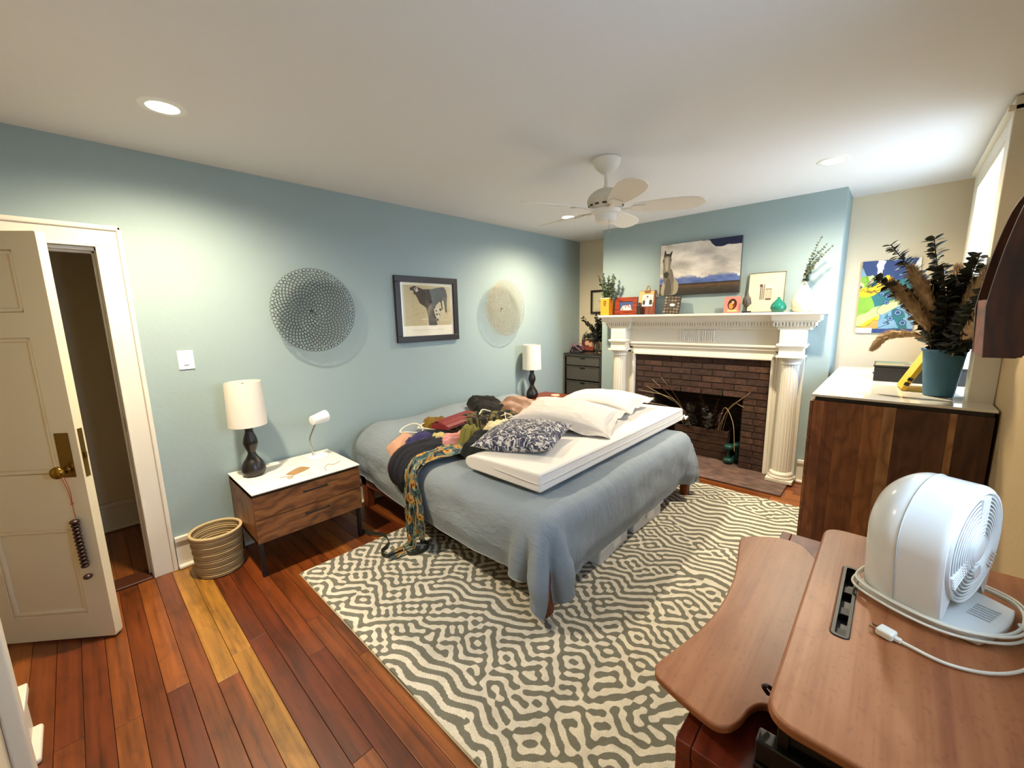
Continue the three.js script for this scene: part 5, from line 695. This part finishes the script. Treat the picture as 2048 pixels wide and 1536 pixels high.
// ---------------------------------------------------------------- wooden wall rack
{
  const t = thing('wall_rack', 'dark wooden wall rack with a slanted curved side hanging past the window', 'rack'), dk = std('#7d5a48', 0.5, { map: walnutTex }), tan = std('#ffc48c', 0.5, { map: oakTex });
  const s = new THREE.Shape(); s.moveTo(3.52, 1.445); s.lineTo(3.585, 1.445); s.quadraticCurveTo(3.64, 1.47, 3.66, 1.6); s.quadraticCurveTo(3.69, 1.72, 3.728, 1.78); s.lineTo(3.728, 2.02); s.quadraticCurveTo(3.6, 2.04, 3.555, 1.9); s.quadraticCurveTo(3.525, 1.78, 3.51, 1.6); s.closePath();
  for (const z of [2.36, 2.585]) obj('side_panel', muv(extrude(s, 0.018, 0.002, 10).translate(0, 0, z), 'y'), dk, t);
  obj('front_board', muv(surf((u, v) => { const y = lerp(1.447, 1.62, v); return [lerp(3.519, 3.511, v) + 0.002, y, lerp(2.378, 2.585, u)]; }, 4, 6), 'z'), tan, t);
  obj('bottom_board', muv(rbox(3.523, 3.6, 1.447, 1.458, 2.378, 2.585, 0.001), 'z'), tan, t); obj('back_board', muv(rbox(3.716, 3.728, 1.79, 2.0, 2.378, 2.585, 0.001), 'z'), dk, t);
}
// ---------------------------------------------------------------- desk, desk riser, fan
{
  const lac = woodTex(61, '#4e2014', '#7a3a26', '#95523a', 4, 90), red = phys('#e6c8bc', 0.28, { map: lac, clearcoat: 0.4, clearcoatRoughness: 0.12 }), x0 = 3.068, x1 = 3.7, z0 = 2.685, z1 = 3.765, top = 0.74;
  const t = thing('desk', 'dark red brown lacquered wooden desk under the desk riser', 'desk');
  obj('desk_top', muv(rbox(x0 + 0.032, x1, top - 0.03, top, z0, z1, 0.002), 'z'), red, t); obj('front_edge', muv(rbox(x0, x0 + 0.0305, top - 0.034, top + 0.0006, z0, z1, 0.003), 'z'), red, t);
  obj('side_panel', muv(rbox(x0 + 0.032, x1, 0.001, top - 0.031, z1 - 0.028, z1 - 0.004, 0.002), 'y'), red, t); obj('side_panel', muv(rbox(x0 + 0.032, x1, 0.001, top - 0.031, z0 + 0.004, z0 + 0.028, 0.002), 'y'), red, t);
  obj('leg_post', muv(rbox(x0 + 0.001, x0 + 0.031, 0.001, top - 0.035, z1 - 0.04, z1 - 0.001, 0.002), 'y'), red, t); obj('leg_post', muv(rbox(x0 + 0.001, x0 + 0.031, 0.001, top - 0.035, z0 + 0.001, z0 + 0.04, 0.002), 'y'), red, t);
  obj('back_panel', muv(rbox(x1 - 0.02, x1, 0.3, top - 0.031, z0 + 0.03, z1 - 0.03, 0.002), 'z'), red, t);
  const ch = woodTex(67, '#875232', '#ab7650', '#c49470', 1.5, 128, 0.15), vm = std('#e6cdb4', 0.42, { map: ch, bumpMap: ch, bumpScale: 0.0004 }), edge = std('#b4805e', 0.5, { map: ch });
  const r = thing('desk_riser', 'cherry wood standing desk riser with a lower keyboard tray and black metal base', 'desk riser');
  // deck with a slot: shape in (x, -z)
  const s = new THREE.Shape(), a = [3.212, 3.72, 2.895, 3.757, 0.055]; s.moveTo(a[0], -a[2] - a[4]); s.lineTo(a[0], -a[3] + a[4]); s.quadraticCurveTo(a[0], -a[3], a[0] + a[4], -a[3]); s.lineTo(a[1], -a[3]); s.lineTo(a[1], -a[2]); s.lineTo(a[0] + a[4], -a[2]); s.quadraticCurveTo(a[0], -a[2], a[0], -a[2] - a[4]);
  const rr = (x0, x1, z0, z1, q) => { const h = new THREE.Path(); h.moveTo(x0 + q, -z0); h.lineTo(x1 - q, -z0); h.quadraticCurveTo(x1, -z0, x1, -z0 - q); h.lineTo(x1, -z1 + q); h.quadraticCurveTo(x1, -z1, x1 - q, -z1); h.lineTo(x0 + q, -z1); h.quadraticCurveTo(x0, -z1, x0, -z1 + q); h.lineTo(x0, -z0 - q); h.quadraticCurveTo(x0, -z0, x0 + q, -z0); return h; };
  s.holes.push(rr(3.279, 3.307, 3.13, 3.452, 0.012));
  obj('deck', muv(extrude(s, 0.021, 0.006, 10).rotateX(-Math.PI / 2).translate(0, 0.879, 0), 'z', 1.2), vm, r);
  const rim = new THREE.Shape(rr(3.276, 3.31, 3.127, 3.455, 0.013).getPoints(6)); rim.holes.push(rr(3.282, 3.304, 3.134, 3.448, 0.009));
  const slot = obj('device_slot', [extrude(rim, 0.014, 0.0015, 6).rotateX(-Math.PI / 2).translate(0, 0.888, 0), box(3.28, 3.306, 0.868, 0.872, 3.132, 3.45), box(3.278, 3.2815, 0.868, 0.89, 3.132, 3.45), box(3.3045, 3.308, 0.868, 0.89, 3.132, 3.45)], M.black, r);
  for (const z of [3.21, 3.31, 3.4]) obj('slot_rib', rbox(3.2825, 3.304, 0.872, 0.886, z, z + 0.03, 0.002), std('#26231f', 0.5), slot);
  const k = new THREE.Shape(), K = [[2.992, 2.944], [3.02, 2.915], [3.087, 2.872], [3.15, 2.876], [3.19, 2.925], [3.215, 2.96], [3.26, 2.97], [3.26, 3.61], [3.2, 3.625], [3.178, 3.655], [3.168, 3.7], [3.15, 3.732], [3.115, 3.74], [3.01, 3.712], [2.99, 3.69], [2.988, 3.67], [3.004, 3.6], [3.026, 3.495], [3.036, 3.38], [3.031, 3.24], [3.012, 3.12], [2.985, 2.98]];
  const kc = new THREE.CatmullRomCurve3(K.map(([x, z]) => V(x, -z, 0)), true, 'catmullrom', 0.5).getPoints(140); kc.forEach((q, i) => i ? k.lineTo(q.x, q.y) : k.moveTo(q.x, q.y)); k.closePath();
  obj('keyboard_tray', muv(extrude(k, 0.018, 0.005, 4).rotateX(-Math.PI / 2).translate(0, 0.782, 0), 'z', 1.4), vm, r);
  obj('tray_bracket', [rbox(3.1, 3.25, 0.766, 0.782, 2.99, 3.04, 0.003), rbox(3.1, 3.25, 0.766, 0.782, 3.56, 3.6, 0.003), rbox(3.235, 3.26, 0.766, 0.879, 2.99, 3.01, 0.003), rbox(3.235, 3.26, 0.766, 0.879, 3.585, 3.605, 0.003), tube([[3.2, 0.83, 3.63], [3.192, 0.85, 3.64], [3.2, 0.86, 3.645], [3.21, 0.85, 3.64]], 0.004, 20, 6)], M.black, r);
  const bm = std('#0b0b0c', 0.32);
  obj('base_frame', [rbox(3.2, 3.68, 0.7412, 0.765, 3.69, 3.735, 0.003), rbox(3.2, 3.68, 0.7412, 0.765, 2.95, 2.995, 0.003), rbox(3.64, 3.68, 0.7412, 0.765, 2.98, 3.7, 0.003)], bm, r);
  for (const z of [3.7, 2.965]) obj('lift_arm', [rbox(3.2, 3.68, 0.766, 0.812, z - 0.004, z + 0.03, 0.004), rbox(3.24, 3.66, 0.822, 0.862, z - 0.006, z + 0.012, 0.004), rbox(3.23, 3.25, 0.76, 0.876, z - 0.004, z + 0.018, 0.004), rbox(3.58, 3.62, 0.76, 0.879, z - 0.01, z + 0.01, 0.004)], bm, r);
  // table fan
  const f = thing('table_fan', 'white round table fan with its cord wrapped round the base, on the desk riser', 'fan', [3.485, 0.9004, 3.2], -THREE.MathUtils.degToRad(22)), fw = phys('#e4e6e2', 0.24, { clearcoat: 0.3, clearcoatRoughness: 0.1 }), cy = 0.183; f.scale.setScalar(0.93); f.position.set(3.492, 0.9004, 3.19);
  // housing: an arch in the y-z plane (round above, sides running down to the base), lofted along local x from the rounded back to the grille at x = 0
  const R0 = 0.15, rise = (x) => { const k = clamp((x + 0.168) / 0.075, 0, 1), f = clamp((x + 0.012) / 0.012, 0, 1); return (0.62 + 0.38 * Math.pow(Math.sin(k * Math.PI / 2), 0.75)) * (1 - 0.03 * f * f); };
  const outline = (t, r) => { if (t < 0.25) { const k = t / 0.25; return [lerp(0.018, cy, k), lerp(r * 0.8, r, Math.sqrt(k))]; } if (t > 0.75) { const k = (1 - t) / 0.25; return [lerp(0.018, cy, k), -lerp(r * 0.8, r, Math.sqrt(k))]; } const a = (t - 0.25) / 0.5 * Math.PI; return [cy + Math.sin(a) * r, Math.cos(a) * r]; };
  const xs = (v) => v < 0.6 ? -0.168 + 0.09 * Math.pow(v / 0.6, 1.7) : lerp(-0.078, 0, (v - 0.6) / 0.4);
  const drum = (p) => lathe(p, 64).rotateZ(-Math.PI / 2).translate(0, cy, 0);
  const face = (x, rOut, rIn) => surf((u, v) => { const [y, z] = outline(u, rOut), d = Math.hypot(y - cy, z) || 1, q = rIn / d; return [x, lerp(y, cy + (y - cy) * q, v), lerp(z, z * q, v)]; }, 96, 3);
  obj('fan_housing', [surf((u, v) => { const x = xs(v), [y, z] = outline(1 - u, R0 * rise(x)); return [x, y, z]; }, 96, 40), face(-0.0005, R0 * 0.97, 0.134), surf((u, v) => { const [y, z] = outline(u, R0 * rise(-0.168) * (1 - v)); return [-0.168, lerp(y, cy * 0.8, v), z]; }, 64, 4), drum([[0.139, -0.001], [0.1385, 0.006], [0.134, 0.006], [0.131, -0.002], [0.13, -0.05], [0.1, -0.06], [0, -0.062]])], fw, f);
  obj('housing_seam', tube(Array.from({ length: 60 }, (_, i) => { const [y, z] = outline(0.02 + i / 59 * 0.96, R0 * rise(-0.085) + 0.0006); return [-0.085, y, z]; }), 0.0016, 160, 6), std('#b9bcb6', 0.4), f);
  const gr = []; for (let i = 0; i < 11; i++) gr.push(new THREE.TorusGeometry(0.036 + i * 0.0092, 0.0021, 6, 64).rotateY(Math.PI / 2).translate(0.001 + 0.009 * Math.cos(i / 11 * 1.5), cy, 0));
  for (const an of [0.5, 2.62, 4.72]) for (let j = -2; j <= 2; j++) { const w = j * 0.0085; gr.push(rbox(-0.001, 0.006, 0.034, 0.127, w - 0.0022, w + 0.0022, 0.001).rotateX(an - Math.PI / 2 + Math.PI).translate(0.004, cy, 0)); }
  const g = obj('grille', gr, fw, f); obj('grille_hub', [slathe([[0, 0.014], [0.02, 0.0135], [0.034, 0.01], [0.037, 0.004], [0.037, -0.004]], 40, 24).rotateZ(-Math.PI / 2).translate(0, cy, 0), cyl(0.017, 0.017, 0.012, 0, 0, 0, 24).rotateZ(-Math.PI / 2).translate(0.002, cy - 0.058, 0)], fw, g);
  const bl = []; for (let i = 0; i < 4; i++) bl.push(surf((u, v) => { const rr = lerp(0.025, 0.12, v), an = i * Math.PI / 2 + (u - 0.5) * 1.1, tw = (u - 0.5) * 0.03; return [-0.035 + tw, cy + Math.cos(an) * rr, Math.sin(an) * rr]; }, 8, 6)); obj('fan_blades', bl, std('#c4cac8', 0.4), f);
  // pedestal and base
  const bs = new THREE.Shape(); bs.moveTo(-0.165, -0.115); bs.quadraticCurveTo(-0.06, -0.14, 0.06, -0.1); bs.quadraticCurveTo(0.085, 0, 0.06, 0.1); bs.quadraticCurveTo(-0.06, 0.14, -0.165, 0.115); bs.quadraticCurveTo(-0.19, 0, -0.165, -0.115);
  obj('fan_base', extrude(bs, 0.02, 0.006, 16).rotateX(-Math.PI / 2), fw, f);
  const vent = []; for (let i = 0; i < 6; i++) vent.push(rbox(0.01, 0.05, 0.02, 0.0225, -0.05 + i * 0.012, -0.046 + i * 0.012, 0.001)); obj('base_ribs', vent, std('#bfc4c2', 0.4), f);
  const cm = std('#ded9c8', 0.45), loop = (k, y) => [[-0.178, y + 0.012, 0.0], [-0.17, y + 0.004, 0.1 + k], [-0.1, y, 0.125 + k], [0.02, y, 0.117 + k], [0.075 + k, y, 0.06], [0.085 + k, y, -0.03], [0.05, y, -0.115 - k], [-0.06, y, -0.13 - k], [-0.165, y + 0.004, -0.112 - k]];
  obj('power_cord', [tube(loop(0.004, 0.028), 0.0034, 120, 8, true), tube(loop(0.014, 0.03), 0.0034, 120, 8, true), tube(loop(0.02, 0.016).map(([x, y, z]) => [x - 0.004, y, z]), 0.0034, 120, 8, true), tube([[0.085, 0.03, -0.02], [0.125, 0.02, 0.03], [0.13, 0.008, 0.11], [0.1, 0.006, 0.19], [0.05, 0.006, 0.235], [-0.025, 0.007, 0.247]], 0.0036, 60, 8)], cm, f);
  obj('plug', [rbox(-0.062, -0.03, 0.0008, 0.019, 0.232, 0.262, 0.005), rbox(-0.032, -0.018, 0.003, 0.013, 0.241, 0.253, 0.003)], cm, f);
  for (const z of [0.239, 0.253]) obj('plug_prong', rbox(-0.076, -0.06, 0.006, 0.013, z, z + 0.0016, 0.0005), M.chrome, f);
}

// ---------------------------------------------------------------- clothes heaped on the bed
{
  // a garment: a patch of cloth laid out with folds; follows the bed surface, hangs over the side where it passes the edge
  const edgeZ = BED.z1 + 0.012;
  const surfacePoint = (x, z, h) => {                          // point h above the duvet; past the bed side it turns down
    if (z <= edgeZ - 0.07) return [x, bedTop(x, z) + 0.03 + h, z];
    const s = z - (edgeZ - 0.07), R = 0.1, L = R * Math.PI / 2, y0 = bedTop(x, edgeZ - 0.07) + 0.03;
    if (s < L) { const a = s / R; return [x, y0 - R + Math.cos(a) * (R + h), edgeZ - 0.07 + Math.sin(a) * (R + h)]; }
    return [x, y0 - R - (s - L), edgeZ + 0.03 + h];
  };
  const garment = (name, label, cat, mat, { x, z, w, d, turn = 0, h0 = 0.004, amp = 0.03, fold = 5, dir = 0.3, seed = 1, group = 'clothes heaped on the bed', n = 44, rag = 0.14, uv = [1, 1], th = 0.004 }) => {
    amp *= 1.4; const c = Math.cos(turn), s = Math.sin(turn), P = [];
    for (let j = 0; j < n; j++) for (let i = 0; i < n; i++) {
      let u = i / (n - 1) * 2 - 1, v = j / (n - 1) * 2 - 1; const e = Math.max(0, Math.min(1 - Math.abs(u), 1 - Math.abs(v))), k = 1 - rag * (0.5 + noise(u * 2 + 5, v * 2, seed) ) * (u * u * v * v + 0.35 * (u * u + v * v) * 0.5);
      const fx = u * k + 0.07 * (noise(v * 3, u * 2, seed + 2) - 0.5), fz = v * k + 0.07 * (noise(u * 3, v * 2, seed + 4) - 0.5), a = u * Math.cos(dir) + v * Math.sin(dir), b = -u * Math.sin(dir) + v * Math.cos(dir);
      const f = Math.pow(1 - Math.abs(2 * fbm(a * fold * 0.5 + 3, b * 0.9, seed + 6, 3) - 1), 2.2), f2 = fbm(a * fold * 1.6, b * 1.8, seed + 8, 2), dome = smoothstep(e, 0, 0.55);
      const h = h0 + amp * (0.25 * f2 + 0.75 * f) * smoothstep(e, -0.12, 0.25) + amp * 0.7 * dome, X = x + (fx * w * c + fz * d * s), Z = z + (-fx * w * s + fz * d * c);
      P.push(V(...surfacePoint(X, Z, h)));
    }
    return tag(obj(name, shell(P, n, n, th, uv), mat), label, cat, group);
  };
  const camo = tex(256, 256, (u, v) => { const n = fbm(u * 6, v * 6, 7, 3, 6, 6); return n > 0.56 ? [96, 84, 34] : n > 0.5 ? [30, 24, 12] : [18, 14, 10]; });
  garment('brown_scarf', 'crinkled mocha brown silk scarf heaped near the far nightstand', 'scarf', phys('#8a654e', 0.5, { sheen: 0.5, sheenColor: new THREE.Color('#c79a7a'), sheenRoughness: 0.4 }), { x: 0.72, z: 1.55, w: 0.24, d: 0.26, amp: 0.06, fold: 9, dir: 0.9, seed: 11 });
  garment('dark_top', 'dark plum knit top under the mocha scarf', 'clothing', fabric('#2e2022'), { x: 1.06, z: 1.78, w: 0.14, d: 0.16, amp: 0.05, fold: 5, seed: 14, h0: 0.006 });
  garment('olive_dress', 'black and olive patterned dress stretched across the clothes', 'clothing', phys('#ffffff', 0.8, { map: camo }), { x: 0.72, z: 2.06, w: 0.1, d: 0.42, turn: -0.26, amp: 0.045, fold: 5, dir: 0.1, seed: 17, uv: [1, 4] });
  garment('black_shawl', 'black olive shawl bunched behind the red clutch', 'clothing', fabric('#17140c'), { x: 0.5, z: 1.86, w: 0.12, d: 0.2, turn: -0.2, amp: 0.045, fold: 4, seed: 19 });
  garment('cream_blouse', 'cream blouse with ties lying among dark clothes', 'clothing', fabric('#d9cba4', 0.85, 0.002), { x: 1.02, z: 2.16, w: 0.15, d: 0.22, turn: 0.2, amp: 0.055, fold: 4, dir: 1.2, seed: 23, h0: 0.01 });
  garment('taupe_shirt', 'taupe grey shirt folded below the cream blouse', 'clothing', fabric('#7b6d61'), { x: 1.13, z: 2.3, w: 0.09, d: 0.18, turn: 0.1, amp: 0.045, fold: 5, seed: 27, h0: 0.008 });
  garment('olive_velvet', 'olive green velvet garment beside the pink cloth', 'clothing', phys('#77722e', 0.8, { sheen: 1, sheenColor: new THREE.Color('#c2b85a'), sheenRoughness: 0.35 }), { x: 0.97, z: 2.49, w: 0.09, d: 0.1, turn: 0.6, amp: 0.06, fold: 5, seed: 29, h0: 0.014 });
  garment('olive_sleeve', 'olive green velvet sleeve next to the navy cushion', 'clothing', phys('#6b672a', 0.8, { sheen: 1, sheenColor: new THREE.Color('#c2b85a'), sheenRoughness: 0.35 }), { x: 1.17, z: 2.2, w: 0.07, d: 0.15, turn: 0.1, amp: 0.05, fold: 5, seed: 31, h0: 0.012 });
  garment('black_cardigan', 'black knit cardigan crumpled in front of the navy cushion', 'clothing', fabric('#101216', 0.9, 0.003), { x: 1.17, z: 2.54, w: 0.13, d: 0.24, turn: 0.55, amp: 0.055, fold: 6, dir: 0.8, seed: 37, h0: 0.006 });
  garment('pink_cloth', 'salmon pink cloth between the dark garments', 'clothing', fabric('#d8938a', 0.85, 0.002), { x: 0.86, z: 2.55, w: 0.07, d: 0.18, turn: -0.1, amp: 0.03, fold: 4, seed: 41, h0: 0.016 });
  garment('mustard_cloth', 'mustard yellow cloth beside the red clutch', 'clothing', fabric('#7d5d14'), { x: 0.56, z: 2.5, w: 0.07, d: 0.12, turn: -0.3, amp: 0.035, fold: 4, seed: 43 });
  garment('peach_fringe_scarf', 'pleated peach scarf end lying on the duvet edge', 'scarf', fabric('#c99a7c', 0.8, 0.003), { x: 0.68, z: 2.9, w: 0.09, d: 0.13, turn: 0.35, amp: 0.025, fold: 12, dir: 0.0, seed: 47 });
  garment('purple_top', 'blue purple top lying over the peach scarf', 'clothing', fabric('#3a3560'), { x: 0.74, z: 2.8, w: 0.06, d: 0.16, turn: 0.3, amp: 0.03, fold: 5, seed: 53, h0: 0.02 });
  garment('maroon_scarf', 'maroon scarf hanging over the bed side', 'scarf', fabric('#4a2630'), { x: 0.77, z: 3.02, w: 0.05, d: 0.2, turn: 0.0, amp: 0.014, fold: 8, seed: 57, h0: 0.008 });
  garment('navy_garment', 'black navy garment hanging over the bed side', 'clothing', fabric('#0e0f1a', 0.8, 0.002), { x: 0.85, z: 2.9, w: 0.1, d: 0.34, turn: 0.12, amp: 0.03, fold: 5, seed: 59, h0: 0.014 });
  garment('cream_cuff', 'pale yellow cuff peeking out above the navy garment', 'clothing', fabric('#c9b878', 0.85, 0.002), { x: 0.80, z: 2.66, w: 0.045, d: 0.06, amp: 0.03, fold: 4, seed: 61, h0: 0.03, n: 24 });
  // red clutch
  { const t = thing('red_clutch', 'dark red folded leather clutch bag on the clothes', 'bag', [0.63, bedTop(0.63, 2.34) + 0.062, 2.35], 0.22), m = phys('#7a1c1c', 0.55, { bumpMap: linen, bumpScale: 0.001 }); obj('bag_body', extrude([[-0.09, 0], [0.09, 0], [0.07, 0.045], [0.0, 0.06], [-0.07, 0.04]], 0.44, 0.008).translate(0, 0, -0.22), m, t); obj('flap', surf((u, v) => [lerp(-0.085, 0.1, u), 0.05 + 0.018 * Math.sin(u * 3.1) - 0.03 * u * u + 0.003, lerp(-0.22, 0.22, v)], 14, 8), m, t); t.rotation.z = 0.05; }
  // cord loops
  const cw = std('#e6ddc4', 0.7), L = (x, z, h) => surfacePoint(x, z, h);
  { const t = thing('cord_coil', 'white cord coiled in two loops beside the mustard cloth', 'cord', [0, 0, 0]); const ring = (cx, cz, a, b, h) => Array.from({ length: 14 }, (_, i) => { const q = i / 14 * Math.PI * 2; return L(cx + Math.cos(q) * a, cz + Math.sin(q) * b, h + 0.012 * Math.sin(q * 2)); }); obj('loop', tube(ring(0.55, 2.74, 0.055, 0.1, 0.02), 0.006, 60, 6, true), cw, t); obj('loop', tube(ring(0.57, 2.6, 0.05, 0.085, 0.03), 0.006, 60, 6, true), cw, t); }
  { const t = thing('white_tie', 'white twisted ties sticking up from the cream blouse', 'cord', [0, 0, 0]); obj('tie', tube([L(0.88, 1.98, 0.06), L(0.84, 1.96, 0.12), L(0.8, 1.9, 0.1), L(0.86, 1.86, 0.07)], 0.005, 30, 6), cw, t); obj('tie', tube([L(0.9, 1.88, 0.06), L(0.84, 1.92, 0.11), L(0.79, 1.98, 0.08)], 0.005, 30, 6), cw, t); obj('tie', tube([L(0.7, 2.0, 0.1), L(0.68, 2.08, 0.12), L(0.7, 2.14, 0.1)], 0.006, 30, 6), cw, t); }
  // ornamental scarf hanging to the floor
  const orn = tex(320, 1024, (u, v) => {
    const wx = u * 4 + 0.5 * fbm(u * 6, v * 18, 4, 2), wy = v * 14, n = fbm(wx * 1.5, wy * 1.5, 8, 3), m = fbm(wx * 3, wy * 3, 9, 2), band = Math.abs(((u * 2.6 + 0.25 * Math.sin(v * 22)) % 1) - 0.5);
    let c = [38, 84, 84]; if (n > 0.56) c = [62, 78, 92]; if (m > 0.62) c = [120, 136, 120]; if (m < 0.36) c = [24, 34, 44];
    const flower = Math.hypot(((u * 3 + 0.4 * Math.sin(v * 9)) % 1) - 0.5, ((v * 9) % 1 - 0.5) * 1.2); if (flower < 0.3) c = flower < 0.12 ? [110, 60, 28] : Math.abs(Math.sin(Math.atan2(((v * 9) % 1) - 0.5, ((u * 3) % 1) - 0.5) * 7)) > 0.5 ? [214, 160, 62] : [150, 100, 44]; if (band < 0.05) c = [196, 150, 72]; else if (band < 0.075) c = [50, 40, 30]; if (Math.abs(n - 0.5) < 0.01) c = [200, 196, 170]; return c;
  });
  const sm = phys('#ffffff', 0.75, { map: orn, bumpMap: linen, bumpScale: 0.002, side: THREE.DoubleSide });
  { // ribbons: along s they lie on the bed, turn over the edge and fall
    const t = thing('ornamental_scarf', 'long teal scarf with gold paisley hanging from the bed to the rug', 'scarf');
    const ribbon = (name, x0, x1, w0, w1, zs, len, seed, amp, floorY, h0) => { const nu = 26, nv = 110, P = []; for (let j = 0; j < nv; j++) for (let i = 0; i < nu; i++) { const v = j / (nv - 1), u = i / (nu - 1) * 2 - 1, s = zs + v * len, w = lerp(w0, w1, smoothstep(v, 0.05, 0.5)) * (1 + 0.1 * Math.sin(v * 9 + seed)), xc = lerp(x0, x1, smoothstep(v, 0.1, 0.8)) + 0.015 * Math.sin(v * 7 + seed), f = Math.sin(u * 6.5 + 1.5 * Math.sin(v * 5 + seed) + 3 * noise(v * 6, seed, 2)), hh = h0 + amp * (0.5 + 0.5 * f) * smoothstep(v, 0.02, 0.3) + amp * 0.5 * noise(u * 4, v * 16, seed); const q = surfacePoint(xc + u * w * (1 - 0.06 * f), s, hh); if (q[1] < floorY + 0.004) { const over = floorY + 0.004 - q[1]; q[1] = floorY + 0.004 + hh * 0.35; q[2] += Math.min(over, 0.16) * (1 + 0.1 * f); } P.push(V(...q)); } obj(name, shell(P, nu, nv, 0.003, [1, 1]), sm, t); };
    ribbon('scarf_fold', 1.06, 0.985, 0.12, 0.058, 2.42, 1.34, 3, 0.028, 0.0142, 0.012);
    ribbon('scarf_fold', 0.99, 1.09, 0.09, 0.045, 2.52, 0.98, 7, 0.03, 0.0142, 0.006);
  }
  { const t = thing('strap_coil', 'dark olive webbing strap lying in loops where the scarf meets the rug', 'strap'); const m = std('#2b2c20', 0.8); const flat = (pts, name) => { const c = new THREE.CatmullRomCurve3(pts.map((q) => V(...q))), n = 60; obj(name, surf((u, v) => { const q = c.getPoint(u); return [q.x, q.y + v * 0.032, q.z]; }, n, 1), m, t); }; flat([[0.5, 0.0015, 3.2], [0.6, 0.012, 3.18], [0.68, 0.0155, 3.14], [0.74, 0.0155, 3.13], [0.85, 0.0145, 3.18], [0.9, 0.0145, 3.26], [0.98, 0.0145, 3.25], [1.0, 0.0145, 3.15]], 'strap_loop'); flat([[0.95, 0.0145, 3.12], [1.06, 0.0145, 3.14], [1.1, 0.0145, 3.05], [1.06, 0.0145, 2.98], [0.98, 0.0145, 3.0]], 'strap_loop'); }
}

scene.traverse((o) => { if (o.isMesh) { o.castShadow = true; o.receiveShadow = true; } });
renderer.render(scene, camera);
